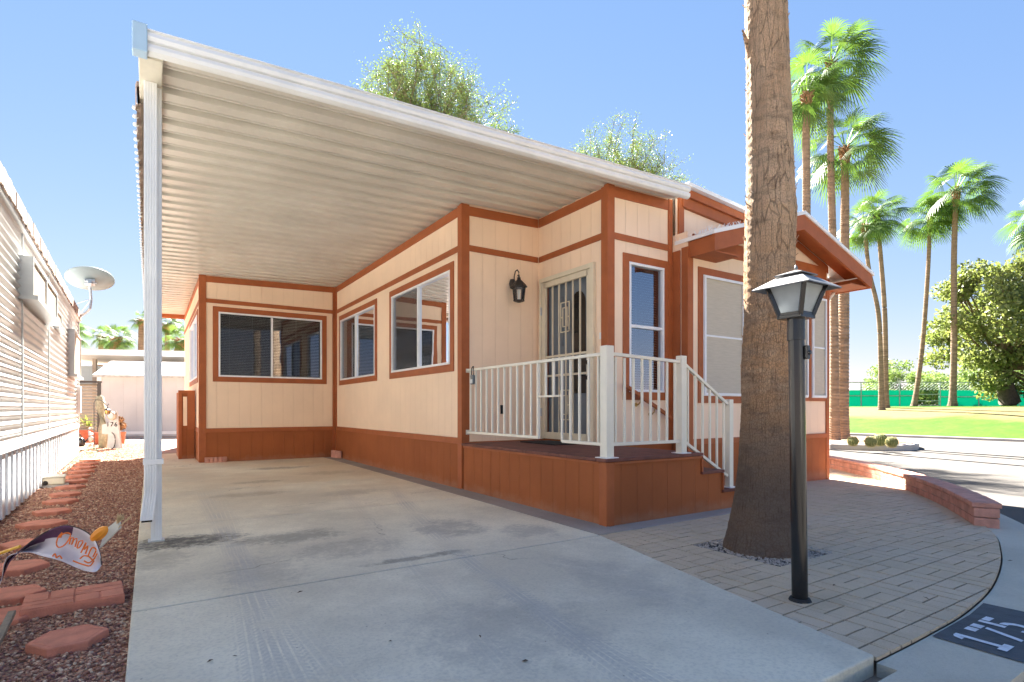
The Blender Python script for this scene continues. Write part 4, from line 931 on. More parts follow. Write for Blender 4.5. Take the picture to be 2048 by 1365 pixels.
def palm(base, path, r0, r1, R0, nleaf, seed, label, group=None, boot=True, flare=1.6, cmesh=True, wind=(.3, -.15)):
    """path: list of 3D points base..top"""
    root = empty('palm_tree', base, label, 'palm', group)
    pts = [Vector(p) for p in path]; n = 60; P = []
    cp_ = cr([tuple(p) for p in pts], 24) if len(pts) > 2 else [tuple(pts[0].lerp(pts[1], i/40)) for i in range(41)]
    Ls = len(cp_); rad = []
    rg_ = random.Random(seed)
    fine = []; 
    for i in range(Ls-1):
        for k in range(4):
            t = k/4; a, b_ = Vector(cp_[i]), Vector(cp_[i+1]); fine.append(a.lerp(b_, t))
    fine.append(Vector(cp_[-1])); NN = len(fine)
    for i in range(NN):
        t = i/(NN-1); r_ = r0+(r1-r0)*t; r_ *= 1+(flare-1)*math.exp(-t*22); r_ *= 1+(.045 if i % 2 else -.03)+rg_.uniform(-.02, .02); rad.append(r_)
    mb = MB(); mb.tube(fine, rad, 12); mb.build('trunk', M['palmtrunk'], root)
    top = fine[-1]
    if boot:
        mb = MB(); hb_ = R0*.36
        for k in range(90):
            az = rg_.uniform(0, 6.283); z = rg_.uniform(-hb_*1.2, .02*R0); rr = r1*(1.1+1.0*(1+z/hb_)*.8); p = top+Vector((math.cos(az)*rr*.7, math.sin(az)*rr*.7, z)); q = top+Vector((math.cos(az)*rr*1.5, math.sin(az)*rr*1.15, z+rg_.uniform(.03, .10)*R0))
            mb.bar(p, q, r1*.4, .02)
        mb.tube([top+Vector((0, 0, -hb_*1.05)), top+Vector((0, 0, -hb_*.5)), top+Vector((0, 0, 0)), top+Vector((0, 0, .08*R0))], [r1*1.05, r1*1.5, r1*1.4, r1*.5], 12)
        mb.build('boot', M['palmboot'], root)
    fan_crown('crown', top+Vector((0, 0, .05)), R0, nleaf, seed, root, M['palmleaf'], wind=wind)
    return root

bp = empty('palm_tree', (TREE[0], TREE[1], 0), 'thick bare fissured palm trunk rising out of the patio in the foreground', 'palm')
key = [(-.06, 1522, .30), (.0, 1522, .285), (.12, 1525, .262), (.35, 1529, .228), (.65, 1531, .198), (1.1, 1533, .180), (1.35, 1532, .182), (1.7, 1537, .177), (2.1, 1536, .176), (2.55, 1540, .178), (2.62, 1540, .170), (3.0, 1537, .160), (3.6, 1533, .147), (4.2, 1528, .145), (6, 1520, .15), (8, 1516, .14), (10.5, 1515, .13)]
NR, NA = 620, 120; zs = np.concatenate([np.linspace(-.06, 4.6, 520), np.linspace(4.62, 10.5, 100)])
kz = np.array([k[0] for k in key]); kp = np.array([k[1] for k in key]); kr = np.array([k[2] for k in key])
a_ = np.linspace(0, 2*np.pi, NA, endpoint=False); A, Zm = np.meshgrid(a_, zs)
cxm = np.interp(zs, kz, kp); rr = np.interp(zs, kz, kr)
offs = (cxm-1522)*4.2/F
ctrx = TREE[0]+offs*math.cos(YAW)*.9; ctry = TREE[1]-offs*math.sin(YAW)*.9
rrm = rr[:, None]*(1+.020*npnoise(A, Zm, 1, 4, 4)+.010*npnoise(A, Zm, 2, 9, 22))
rrm += .0010*np.sin(Zm*95+1.5*np.sin(A*2+Zm*3))+.005*npnoise(A, Zm, 5, 26, 9)*np.clip(.4+npnoise(A, Zm, 6, 3, 4), 0, 1)
rrm += np.clip((Zm-2.4), 0, 1)*.012*npnoise(A, Zm, 8, 11, 3)
rs2 = np.random.RandomState(8); rrm += rs2.uniform(-.0012, .0012, rrm.shape)
V = np.stack([ctrx[:, None]+rrm*np.cos(A), ctry[:, None]+rrm*np.sin(A), Zm], -1).reshape(-1, 3)
ii, jj = np.meshgrid(np.arange(NR-1), np.arange(NA), indexing='ij'); j2 = (jj+1) % NA
Fq = np.stack([ii*NA+jj, ii*NA+j2, (ii+1)*NA+j2, (ii+1)*NA+jj], -1).reshape(-1, 4)
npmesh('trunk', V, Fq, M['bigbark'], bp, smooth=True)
mb = MB(); random.seed(12)
for k in range(300):       # frayed bark splinters
    z = random.choice([random.uniform(1.2, 2.7), random.uniform(2.2, 4.4)]); az = random.uniform(0, 6.28); r_ = float(np.interp(z, kz, kr))
    cx_ = float(np.interp(z, zs, ctrx)); cy_ = float(np.interp(z, zs, ctry)); dr = Vector((math.cos(az), math.sin(az), 0)); p = Vector((cx_, cy_, z))+dr*(r_*.99)
    mb.bar(p, p+dr*random.uniform(.004, .016)+Vector((random.uniform(-.01, .01), random.uniform(-.01, .01), random.uniform(.01, .04))), .005, .004, up=dr)
z = 3.82; cx_ = float(np.interp(z, zs, ctrx)); cy_ = float(np.interp(z, zs, ctry)); dr = Vector((-.84, .54, 0)); p = Vector((cx_, cy_, z))+dr*.14
for q in range(5): mb.bar(p+Vector((0, 0, -.03*q)), p+dr*(.045-.006*q)+Vector((0, 0, .09-.03*q)), .012, .008, up=dr)
mb.build('bark_splinter', M['bigbark'], bp)['kind'] = 'stuff'
fan_crown('crown', (float(ctrx[-1]), float(ctry[-1]), 10.55), 1.9, 34, 77, bp, M['palmleaf'])

# ------------------------------------------------------------------ distant palms
def mk(pts_px, r0, r1, Rpx, nleaf, seed, label, group, depth=None, **k):
    path = []
    for (px, py) in pts_px:
        x, y = dp(px, depth); path.append((x, y, zz(py, depth)))
    base = list(path[0]); 
    gzb = gz(base[0])-.05
    if base[2] > gzb+.05:
        pass
    path[0] = (base[0], base[1], gzb)
    return palm(path[0], path, r0, r1, Rpx*depth/F, nleaf, seed, label, group, **k)
G1 = 'tall fan palms in the kerbed island behind the home'; G2 = 'fan palms along the lawn crest'; G3 = 'fan palms far behind the shed'
mk([(1614, 840), (1613, 420), (1612, 260), (1613, 190)], .13, .10, 96, 27, 11, 'tall fan palm directly right of the big bare trunk with rusty boot under its crown', G1, depth=18, wind=(.35, -.1))
mk([(1669, 872), (1668, 600), (1661, 300), (1662, 130)], .15, .085, 100, 28, 12, 'tallest fan palm of the island trio, its crown near the top edge', G1, depth=19.3, wind=(.35, -.1))
mk([(1684, 880), (1688, 600), (1690, 400), (1690, 300)], .20, .10, 100, 28, 13, 'lower-crowned fan palm of the island trio beside the barrel cacti', G1, depth=19.8, wind=(.35, -.1))
mk([(1763, 812), (1758, 640), (1738, 540), (1729, 452)], .15, .105, 62, 26, 21, 'leaning fan palm with the lowest crown, leftmost on the lawn crest', G2, depth=36)
mk([(1772, 812), (1770, 640), (1762, 520), (1754, 432)], .16, .11, 64, 28, 22, 'fan palm just right of the leaning leftmost one on the lawn crest', G2, depth=37)
mk([(1828, 812), (1844, 700), (1856, 540), (1860, 436)], .155, .11, 64, 26, 23, 'fan palm curving rightwards before the open stretch of the green fence', G2, depth=38)
mk([(1905, 814), (1908, 690), (1908, 520), (1912, 384)], .20, .145, 82, 30, 24, 'tallest straight fan palm on the lawn crest left of the big shade tree', G2, depth=36.5)
mk([(2082, 812), (2080, 600), (2078, 440)], .18, .13, 75, 24, 25, 'fan palm cut by the right edge of the photo', G2, depth=40)
mk([(140, 800), (139, 700), (140, 668)], .24, .19, 40, 22, 31, 'fan palm half hidden behind the far end of the neighbouring trailer', G3, depth=40)
mk([(200, 800), (201, 720), (203, 672)], .25, .20, 30, 20, 32, 'smaller fan palm left of its bushier neighbour above the shed', G3, depth=60)
mk([(212, 800), (218, 730), (232, 678)], .26, .22, 42, 24, 33, 'bushy leaning fan palm above the white shed left of the carport post', G3, depth=50)
mk([(283, 800), (283, 700), (284, 642)], .30, .24, 28, 20, 34, 'fan palm mostly hidden behind the carport post', G3, depth=50)
mk([(336, 800), (335, 720), (334, 650)], .22, .18, 36, 22, 35, 'fan palm nearest below the carport back beam', G3, depth=50)
mk([(352, 800), (355, 720), (362, 680)], .34, .26, 40, 22, 36, 'fan palm touching the storage room wall edge', G3, depth=46)
mk([(318, 800), (318, 740), (317, 692)], .22, .18, 26, 18, 37, 'small far fan palm just right of the carport post', G3, depth=60)

# ------------------------------------------------------------------ broadleaf trees and shrubs
def leaf_cloud(name, centers, radii, n, size, m, parent=None, seed=0, flat=.8, stretch=1.0):
    r_ = np.random.RandomState(seed); C = np.array(centers); Rr = np.array(radii); k = len(C); idx = r_.choice(k, n, p=Rr**2/np.sum(Rr**2))
    d = r_.normal(size=(n, 3)); d /= np.linalg.norm(d, axis=1)[:, None]; d *= (r_.rand(n)**.45)[:, None]
    d[:, 2] *= flat; P = C[idx]+d*Rr[idx][:, None]
    u = r_.normal(size=(n, 3)); u /= np.linalg.norm(u, axis=1)[:, None]; v = np.cross(u, r_.normal(size=(n, 3))); v /= np.linalg.norm(v, axis=1)[:, None]
    s = size*r_.uniform(.5, 1.3, n)[:, None]; u = u*s*stretch; v = v*s*.5
    V = np.stack([P-u, P+v, P+u, P-v], 1).reshape(-1, 3); Fq = np.arange(4*n).reshape(-1, 4)
    return npmesh(name, V, Fq, m, parent)
def tree(name, base, label, cat, trunk_h, r0, crown_c, crown_r, nclump, nleaf, size, m, seed, group=None, lean=(0, 0), clump=.28, twigs=True, stretch=1.0, flat=.8, shell=.5, barkm='bark', rtwig=.012):
    root = empty(name, base, label, cat, group); rg_ = random.Random(seed); b0 = Vector(base); C = Vector(crown_c); Rv = Vector(crown_r)
    fork = Vector((base[0]+lean[0], base[1]+lean[1], base[2]+trunk_h)); cs = []; rd = []
    mb = MB(); mb.tube([b0-Vector((0, 0, .1)), b0+Vector((0, 0, .25)), b0.lerp(fork, .5)+Vector((lean[0]*.15, 0, 0)), fork], [r0*1.5, r0*1.1, r0*.9, r0*.75], 12); mb.build('trunk', M['bark'], root, smooth=True)
    mb = MB(); cs_all = []
    for i in range(nclump):
        while True:
            d = Vector((rg_.uniform(-1, 1), rg_.uniform(-1, 1), rg_.uniform(-1, 1)))
            if shell < d.length < 1: break
        p = C+Vector((d.x*Rv.x, d.y*Rv.y, d.z*Rv.z)); cs.append(tuple(p)); rd.append(min(Rv)*clump*rg_.uniform(.6, 1.3))
        mid = fork.lerp(p, .5)+Vector((0, 0, .12*(p-fork).length*rg_.uniform(-.4, 1)))
        rb = r0*.28*rg_.uniform(.5, 1)
        if i % 3 == 0: mb.tube([fork, fork.lerp(mid, .5)+Vector((rg_.uniform(-.1, .1), 0, 0)), mid, p], [rb*1.5, rb*1.1, rb*.7, rb*.2], 6)
        else: mb.tube([mid, p], [rb*.45, rb*.15], 5)
        if twigs:
            for q in range(5):
                e = p+Vector((rg_.uniform(-1, 1), rg_.uniform(-1, 1), rg_.uniform(-.5, 1)))*rd[-1]*.55; mb.tube([mid.lerp(p, .6), p.lerp(e, .5), e], [rtwig, rtwig*.7, rtwig*.4], 4)
    mb.build('branch', M['twig'], root)
    leaf_cloud('crown', cs, rd, nleaf, size, m, root, seed, flat, stretch)
    return root
# mesquites: fine upright sprays of twigs with tiny leaves
def mesquite(base, top_z, crown_r, seed, label, cbot, nsp=150, dens=1.0, lean=0):
    root = empty('mesquite_tree', base, label, 'tree', 'mesquite trees behind the roof'); rg_ = random.Random(seed); b0 = Vector(base); fork = b0+Vector((0, 0, cbot*.55))
    mb = MB(); mb.tube([b0-Vector((0,0,.1)), b0+Vector((.1, 0, cbot*.3)), fork], [.26, .2, .17], 10); mb.build('trunk', M['bark'], root, smooth=True)
    mb = MB(); LV = []; 
    def leafs(p, d, n):
        for _ in range(n*2):
            c_ = p+Vector((rg_.gauss(0, .09), rg_.gauss(0, .09), rg_.gauss(0, .09))); u = Vector((rg_.gauss(0, 1), rg_.gauss(0, 1), rg_.gauss(0, .7))).normalized()*rg_.uniform(.018, .045); v = u.cross(Vector((rg_.gauss(0, 1), rg_.gauss(0, 1), rg_.gauss(0, 1)))).normalized()*rg_.uniform(.007, .015)
            LV.extend([c_-u, c_+v, c_+u, c_-v])
    H_ = top_z-fork.z
    mains = []
    for i in range(11):
        az = i*2.4+rg_.uniform(-.3, .3); rr = crown_r*rg_.uniform(.15, .62); e = fork+Vector((math.cos(az)*rr+lean*.4, math.sin(az)*rr, H_*rg_.uniform(.35, .62))); m_ = fork.lerp(e, .5)+Vector((0, 0, -.1*H_+rg_.uniform(0, .15)*H_)); mb.tube([fork, m_, e], [.10, .07, .035], 6); mains.append((m_, e))
    for i in range(nsp):
        m_, e = rg_.choice(mains); s0 = m_.lerp(e, rg_.uniform(.1, 1)); az = rg_.uniform(0, 6.283); rr = crown_r*math.sqrt(rg_.random())
        tz = fork.z+H_*(1-.42*(rr/crown_r)**2)*rg_.uniform(.5, 1.0); t_ = Vector((fork.x+lean+math.cos(az)*rr, fork.y+math.sin(az)*rr, tz))
        mid = s0.lerp(t_, .5)+Vector((rg_.gauss(0, .15), rg_.gauss(0, .15), rg_.uniform(0, .25)))
        pts = cr([tuple(s0), tuple(mid), tuple(t_)], 5); mb.tube(pts, [.022-.017*k/(len(pts)-1) for k in range(len(pts))], 4)
        for k, p in enumerate(pts[2:]):
            p = Vector(p)
            for q in range(2):
                e2 = p+Vector((rg_.gauss(0, .28), rg_.gauss(0, .28), rg_.gauss(.12, .22))); mb.tube([p, e2], [.008, .003], 3); 
                for tt in (.25, .5, .75, 1): leafs(p.lerp(e2, tt), None, int(3*dens)+1)
    mb.build('branch', M['twig'], root)
    V = np.array([tuple(v) for v in LV]); npmesh('crown', V, np.arange(len(V)).reshape(-1, 4), M['mesquite'], root)
x, y = dp(852, 17.5); mesquite((x, y, 0), zz(88, 17.5), 3.3, 3, 'larger feathery mesquite showing above the carport roof', 7.0, 430, 1.7, -.1)
x, y = dp(1225, 20); mesquite((x, y, gz(x)), zz(235, 20), 2.7, 4, 'smaller feathery mesquite showing above the right end of the carport roof', 6.0, 280, 1.4, .2)
D = 38; x, y = dp(2020, D)
tree('shade_tree', (x, y, gz(x)-.05), 'large dull green shade tree with dark crooked trunk on the lawn crest', 'tree', 2.6, .55, (x+.6, y-.9, zz(650, D)), (6.0, 5.4, 5.4), 120, 40000, .15, M['oakleaf'], 41, lean=(-.5, .3), clump=.21, flat=.62, rtwig=.03, shell=.35)
for i, (px, py, dpt, rx, rz, lb_) in enumerate(((1800, 768, 54, 4.2, 1.6, 'pale green shrub mass behind the fence between the leaning palms'), (1905, 775, 56, 3.6, 1.3, 'pale green shrub behind the fence left of the straight tall palm'), (1990, 778, 58, 4.5, 1.4, 'pale green shrub behind the fence below the shade tree'), (1850, 790, 53, 3.0, 1.4, 'low shrub seen through the open stretch of the fence'), (2060, 775, 60, 4.0, 1.6, 'pale green shrub behind the fence at the right edge'))):
    x, y = dp(px, dpt); zc = zz(py, dpt)
    tree('shrub', (x, y, 1.2), lb_, 'shrub', max(.4, zc-1.4), .08, (x, y, zc), (rx, 2.5, rz+.4), 34, 9000, .11, M['bushleaf'], 50+i, 'shrubs behind the green fence', clump=.42, twigs=True, rtwig=.015, shell=.1)

# fence with green windscreen
fence = empty('court_fence', (*dp(1850, 48), 1.2), 'chain link court fence with bright green windscreen across the lawn crest', 'fence')
D = 48; fx = Vector((math.cos(YAW), -math.sin(YAW), 0))
def fpt(px, z): x, y = dp(px, D); return Vector((x, y, z))
ZFT = zz(765, D); ZG = zz(781, D); zgr = 1.1
def fseg(name, a, b_, z0_, z1_, m, par, th=.02):
    m_ = MB(); pa, pb = fpt(a, (z0_+z1_)/2), fpt(b_, (z0_+z1_)/2); m_.obox((pa+pb)/2, fx, (-fx.y, fx.x, 0), (0, 0, 1), (pb-pa).length/2, th, (z1_-z0_)/2); return m_.build(name, m, par)
for a, b_ in ((1560, 1829), (1878, 2200)): fseg('windscreen', a, b_, zgr, ZG, M['greenscreen'], fence)
for px in (1600, 1640, 1722, 1799, 1880, 1957, 2038, 2120, 2200): 
    m_ = MB(); m_.tube([fpt(px, zgr-.2), fpt(px, ZFT)], .055, 8); m_.build('fence_post', M['steel'], fence)
fseg('top_rail', 1560, 2200, ZFT-.04, ZFT+.03, M['steel'], fence, .03)
for z in (zz(789, D), zz(802, D), zz(811, D)): fseg('gate_rail', 1831, 1879, z-.03, z+.03, M['steel'], fence, .03)
fseg('mid_rail', 1560, 1829, zz(792, D)-.03, zz(792, D)+.03, M['steel'], fence, .05); fseg('mid_rail', 1878, 2200, zz(794, D)-.03, zz(794, D)+.03, M['steel'], fence, .05)
# a wire mesh
m_ = MB(); x0_, x1_ = fpt(1560, 0), fpt(2200, 0); Lf = (x1_-x0_).length; k = 0.0
while k < Lf:
    a = x0_+fx*k; m_.bar((a.x, a.y, ZG), (a.x+fx.x*.9, a.y+fx.y*.9, ZFT), .008, .008); m_.bar((a.x+fx.x*.9, a.y+fx.y*.9, ZG), (a.x, a.y, ZFT), .008, .008); k += .3
m_.build('wire_mesh', M['steel'], fence)
for i in range(1): pass

# ------------------------------------------------------------------ kerbed island with cacti
ip = [gp(1560, 885, -.17), gp(1661, 896.5, -.17), gp(1740, 899, -.17), gp(1800, 899.5, -.17), gp(1831, 897.5, -.17), gp(1838, 893.5, -.17), gp(1822, 889, -.17), gp(1780, 885.5, -.17), gp(1700, 881, -.17), gp(1560, 874, -.17)]
ic = cr(ip[1:9], 4); ic = [ip[0]]+ic+[ip[9]]
mb = MB(); mb.prism(ic, -.3, -.035); mb.build('island_kerb', M['lightconc'], bevel=.03)['kind'] = 'structure'
cxi, cyi = sum(p[0] for p in ic)/len(ic), sum(p[1] for p in ic)/len(ic)
inn = [(cxi+(x-cxi)*.93, cyi+(y-cyi)*.86) for x, y in ic]; mb = MB(); mb.prism(inn, -.2, -.02); mb.build('island_bed', M['gravelbed'])['kind'] = 'structure'
def barrel(px, py, Rpx, label):
    x, y = gp(px, py, -.02); d_ = x*math.sin(YAW)+y*math.cos(YAW); r_ = Rpx*d_/F
    root = empty('barrel_cactus', (x, y, -.03), label, 'cactus', 'barrel cacti in the kerbed island'); NA_, NZ = 120, 16; V = []; Fc = []
    for i in range(NZ+1):
        t = i/NZ*math.pi*.96+.04; 
        for k in range(NA_):
            a = 2*math.pi*k/NA_; rib = 1-.13*(1-abs(math.cos(a*12)))*math.sin(t)
            V.append((x+r_*rib*math.sin(t)*math.cos(a), y+r_*rib*math.sin(t)*math.sin(a), -.03+r_*.85-r_*.92*math.cos(t)))
    for i in range(NZ):
        for k in range(NA_): k2 = (k+1) % NA_; Fc.append((i*NA_+k, i*NA_+k2, (i+1)*NA_+k2, (i+1)*NA_+k))
    npmesh('body', V, Fc, M['cactus'], root); mb = MB()
    for k in range(24):
        a = 2*math.pi*k/24
        for i in range(2, 15):
            t = i/16*math.pi*.96+.04; n_ = Vector((math.sin(t)*math.cos(a), math.sin(t)*math.sin(a), -math.cos(t))); p = Vector((x, y, -.03+r_*.85))+n_*r_*.97; mb.bar(p, p+n_*r_*.10+Vector((random.uniform(-.02, .02), random.uniform(-.02, .02), random.uniform(-.02, .02))), .008, .008)
    mb.build('spines', M['spine'], root)
M['cactus'] = mat('cactus_green', (.10, .14, .035), .7, .15, 8); M['spine'] = mat('yellow_spine', (.55, .47, .20), .7, .1)
barrel(1706, 891, 10, 'smallest barrel cactus, leftmost of the row at the palm foot'); barrel(1741.5, 892.5, 11, 'second barrel cactus from the palms, touching the tall one')
barrel(1761, 890.5, 13, 'tallest barrel cactus in the middle of the row'); barrel(1784, 893.5, 11, 'rightmost barrel cactus near the kerb end')

# ------------------------------------------------------------------ curved block garden wall
gw = empty('garden_wall', (8.25, 2.99, 0), 'low curved wall of pinkish concrete blocks along the patio edge', 'wall')
path = [p for p in ARC if p[0] >= 6.44]; path = offset(path, .0)
def resample(path, step):
    out = [np.array(path[0])]; acc = 0; cur = np.array(path[0])
    for q in path[1:]:
        q = np.array(q); 
        while np.linalg.norm(q-cur) >= step: cur = cur+(q-cur)/np.linalg.norm(q-cur)*step; out.append(cur.copy())
    return out
def course(mb, step, off0, z0_, z1_, w_, jt, jig=.004, shift=0):
    ps = resample(path, step/2)
    if shift: ps = ps[1:]
    if shift:
        p0 = resample(path, step/2)[:2]; a, b_ = p0; t = b_-a; L = np.linalg.norm(t); t = t/L; n_ = np.array([t[1], -t[0]]); m_ = (a+b_)/2-n_*off0
        mb.obox((m_[0], m_[1], gz(m_[0])+(z0_+z1_)/2), (t[0], t[1], 0), (-t[1], t[0], 0), (0, 0, 1), L/2-jt, w_/2, (z1_-z0_)/2-jt*.7)
    k = 0
    while k+2 < len(ps)+0:
        a, b_ = ps[k], ps[k+2]; t = (b_-a); L = np.linalg.norm(t); t = t/L; n_ = np.array([t[1], -t[0]]); m_ = (a+b_)/2-n_*off0
        zo = gz(m_[0]); mb.obox((m_[0], m_[1], zo+(z0_+z1_)/2), (t[0], t[1], 0), (-t[1], t[0], 0), (0, 0, 1), L/2-jt, w_/2+random.uniform(-jig, jig), (z1_-z0_)/2-jt*.7); k += 2
random.seed(4)
mb = MB(); course(mb, .40, .0, -.05, .075, .19, .004); course(mb, .40, .0, .075, .165, .19, .004, shift=1); mb.build('block', M['redbrick'], gw, bevel=.006)
mb = MB(); course(mb, .30, .0, .165, .215, .225, .002); mb.build('cap', M['redbrick'], gw, bevel=.008)
path_keep = path; path = [p for p in path if p[0] > 6.62]; mb = MB(); course(mb, .40, .0, -.06, .16, .17, -.004, 0); mb.build('mortar', M['mortar'], gw)

# painted kerb number: black panel, stencilled 175
pn = empty('kerb_number', (3.4, 1.0, 0), 'black painted kerb panel stencilled with the number 175 in white', 'house number')
zp = -.014
mb = MB(); mb.add([(3.07, .79, zp), (3.86, .83, zp), (3.83, 1.155, zp), (3.55, 1.128, zp), (3.07, 1.118, zp)], [(0,1,2,3,4)]); mb.build('panel', mat('black_kerb_paint', (.045, .055, .065), .7, .25, 14, .002, 90), pn)
wp = mat('stencil_white_paint', (.62, .64, .66), .75, .15, 30)
mb = MB(); zq = zp+.003
def st(*pts): mb.add([(x, y, zq) for x, y in pts], [tuple(range(len(pts)))])
ox, oy, h_ = 3.12, .865, .205
st((ox+.02, oy), (ox+.115, oy), (ox+.115, oy+.035), (ox+.02, oy+.035)); st((ox+.052, oy+.035), (ox+.083, oy+.035), (ox+.083, oy+h_), (ox+.052, oy+h_)); st((ox+.015, oy+h_-.045), (ox+.048, oy+h_-.045), (ox+.052, oy+h_), (ox+.03, oy+h_-.01))
mb.build('numeral', wp, pn); mb = MB(); ox += .175
st((ox, oy+h_-.045), (ox+.055, oy+h_-.045), (ox+.055, oy+h_), (ox, oy+h_)); st((ox+.07, oy+h_-.045), (ox+.125, oy+h_-.045), (ox+.125, oy+h_), (ox+.07, oy+h_)); st((ox+.030, oy), (ox+.062, oy), (ox+.118, oy+h_-.055), (ox+.088, oy+h_-.055))
mb.build('numeral', wp, pn); mb = MB(); ox += .175
st((ox, oy+.10), (ox+.033, oy+.10), (ox+.033, oy+h_), (ox, oy+h_)); st((ox+.045, oy+h_-.033), (ox+.115, oy+h_-.033), (ox+.115, oy+h_), (ox+.045, oy+h_))
arcp = [(ox+.055+.06*math.cos(R(a)), oy+.068+.066*math.sin(R(a))) for a in range(-110, 106, 15)]; arci = [(ox+.055+.028*math.cos(R(a)), oy+.068+.034*math.sin(R(a))) for a in range(-110, 106, 15)]
for k in range(len(arcp)-1): st(arcp[k], arcp[k+1], arci[k+1], arci[k])
st((ox, oy), (ox+.03, oy), (ox+.03, oy+.04), (ox, oy+.04))
mb.build('numeral', wp, pn)

# ------------------------------------------------------------------ neighbouring trailer (left)
NBR = empty('neighbour_trailer', (-1.2, 7.12, 0), 'old white trailer with horizontal ribbed metal siding along the left edge', 'trailer', rz=R(1.28))
L0, L1, NZ0, NZ1 = -4.6, 9.0, .66, 3.08
mb = MB(); pr = []; z = NZ0
while z < NZ1-.02:
    pr += [(0, z), (.004, z+.012), (.024, z+.030), (.030, z+.045), (.024, z+.060), (.006, z+.076)]; z += .094
pr.append((0, NZ1))
vs = [(dx, L0, z) for dx, z in pr]+[(dx, L1, z) for dx, z in pr]; n = len(pr)
mb.add(vs, [(i, n+i, n+i+1, i+1) for i in range(n-1)])
mb.quad((0, L1, 0), (-3.4, L1, 0), (-3.4, L1, NZ1), (0, L1, NZ1)); mb.quad((-3.4, L0, 0), (0, L0, 0), (0, L0, NZ1), (-3.4, L0, NZ1)); mb.quad((-3.4, L0, 0), (-3.4, L1, 0), (-3.4, L1, NZ1), (-3.4, L0, NZ1))
mb.build('siding', M['ribmetal'], NBR, local=True)
mb = MB()
for y in (-2.6, -.8, 1.05, 3.45): mb.box(.026, .040, y-.015, y+.015, NZ0, NZ1-.08)
mb.box(.0, .045, L1-.05, L1+.01, NZ0, NZ1); mb.build('seam_strip', M['ribmetal'], NBR, local=True)
mb = MB(); mb.box(-3.5, .05, L0-.05, L1+.05, NZ1+.06, NZ1+.16); mb.box(.0, .06, L0, L1+.05, NZ1-.04, NZ1+.06); mb.build('roof', M['white'], NBR, local=True)
mb = MB(); y = L0; random.seed(6)
while y < L1:
    h0 = random.uniform(.07, .10); w_ = random.uniform(.10, .20); mb.box(.055, .075+random.uniform(0, .008), y, y+w_, NZ1+.06-h0+.02, NZ1+.155+random.uniform(0, .012)); y += w_-.002
mb.build('roof_edge', M['rust'], NBR, local=True)
mb = MB(); y = L0; k = 0
while y < L1-.05:
    w_ = .15; x_ = .012 if k % 2 else .030
    mb.box(-.05, x_-.02, y, y+w_+.001, .0, NZ0-.02); mb.box(x_-.02, x_, y+.01, y+w_-.01, .0, NZ0-.03); y += w_; k += 1
sk_ = mb.build('skirting', M['nskirt'], NBR, local=True)
mb = MB(); mb.box(-.02, .05, L0, L1, NZ0-.03, NZ0+.02); mb.build('skirt_cap', M['nskirt'], NBR, local=True)
def nwin(y0_, y1_, z0_, z1_, dpth, name='window', divs=1):
    m_ = MB(); m_.box(.0, dpth, y0_, y0_+.04, z0_, z1_); m_.box(0, dpth, y1_-.04, y1_, z0_, z1_); m_.box(0, dpth, y0_+.04, y1_-.04, z1_-.04, z1_); m_.box(0, dpth+.04, y0_-.01, y1_+.01, z0_-.02, z0_+.03)
    if divs > 1: ym = (y0_+y1_)/2; m_.box(dpth-.03, dpth, ym-.02, ym+.02, z0_+.03, z1_-.04)
    wn = m_.build(name, M['ribmetal'], NBR, local=True)
    m_ = MB(); m_.box(.01, dpth-.015, y0_+.04, y1_-.04, z0_+.03, z1_-.04); m_.build('pane', mat('tan_pane', (.44, .36, .26), .6, .1), wn, local=True)
nwin(.95, 3.35, 2.28, 2.74, .14, divs=2); nwin(4.2, 5.1, 2.34, 2.66, .05); nwin(6.6, 8.3, 1.70, 2.60, .12, divs=1)
mb = MB(); mb.box(.03, .10, 8.45, 8.75, .95, 1.55); mb.build('meter_box', M['nskirt'], NBR, local=True, bevel=.01)
# satellite dish on its arm
sx, sy = dp(180, 12.3)
dsh = empty('satellite_dish', (sx, sy, 3.3), 'grey satellite dish on a bent arm at the far corner of the left trailer', 'dish')
cz = zz(562, 12.3); 
ax_n = Vector((-.02, .44, .88)).normalized(); ax_u = Vector((1, .06, 0)).normalized(); ax_v = ax_n.cross(ax_u).normalized(); C0 = Vector((sx, sy, cz))
V = []; Fc = []; NR_, NA_ = 8, 40
for i in range(NR_+1):
    r_ = i/NR_
    for k in range(NA_): a = 2*math.pi*k/NA_; V.append(tuple(C0+ax_u*(.45*r_*math.cos(a))+ax_v*(.42*r_*math.sin(a))+ax_n*(.10*(r_*r_-1)+.05)))
nv = len(V); V += [tuple(Vector(v)+ax_n*.012) for v in V]
for i in range(NR_):
    for k in range(NA_):
        k2 = (k+1) % NA_; q = (i*NA_+k, i*NA_+k2, (i+1)*NA_+k2, (i+1)*NA_+k); Fc.append(q); Fc.append(tuple(nv+t for t in reversed(q)))
for k in range(NA_): k2 = (k+1) % NA_; Fc.append((NR_*NA_+k, NR_*NA_+k2, nv+NR_*NA_+k2, nv+NR_*NA_+k))
npmesh('reflector', V, Fc, M['dish'], dsh, smooth=True)
mb = MB(); pc = C0-ax_n*.12-ax_v*.05; wx, wy = dp(153, 12.6)
bot = Vector((sx+.02, sy, zz(600, 12.3))); elb = Vector((sx-.0, sy, zz(617, 12.3))); wal = Vector((wx+.05, wy, zz(634, 12.6)))
mb.tube([pc+Vector((0, 0, -.02)), bot, elb, elb.lerp(wal, .25)+Vector((0, 0, -.03)), wal], .026, 10); mb.build('mast', M['steel'], dsh)
mb = MB(); mb.tube([bot+Vector((0, 0, .02)), (wx+.05, wy-.4, zz(612, 12.6))], .010, 6); mb.tube([bot, (wx+.05, wy+.4, zz(620, 12.6))], .010, 6); mb.build('stay', M['steel'], dsh)
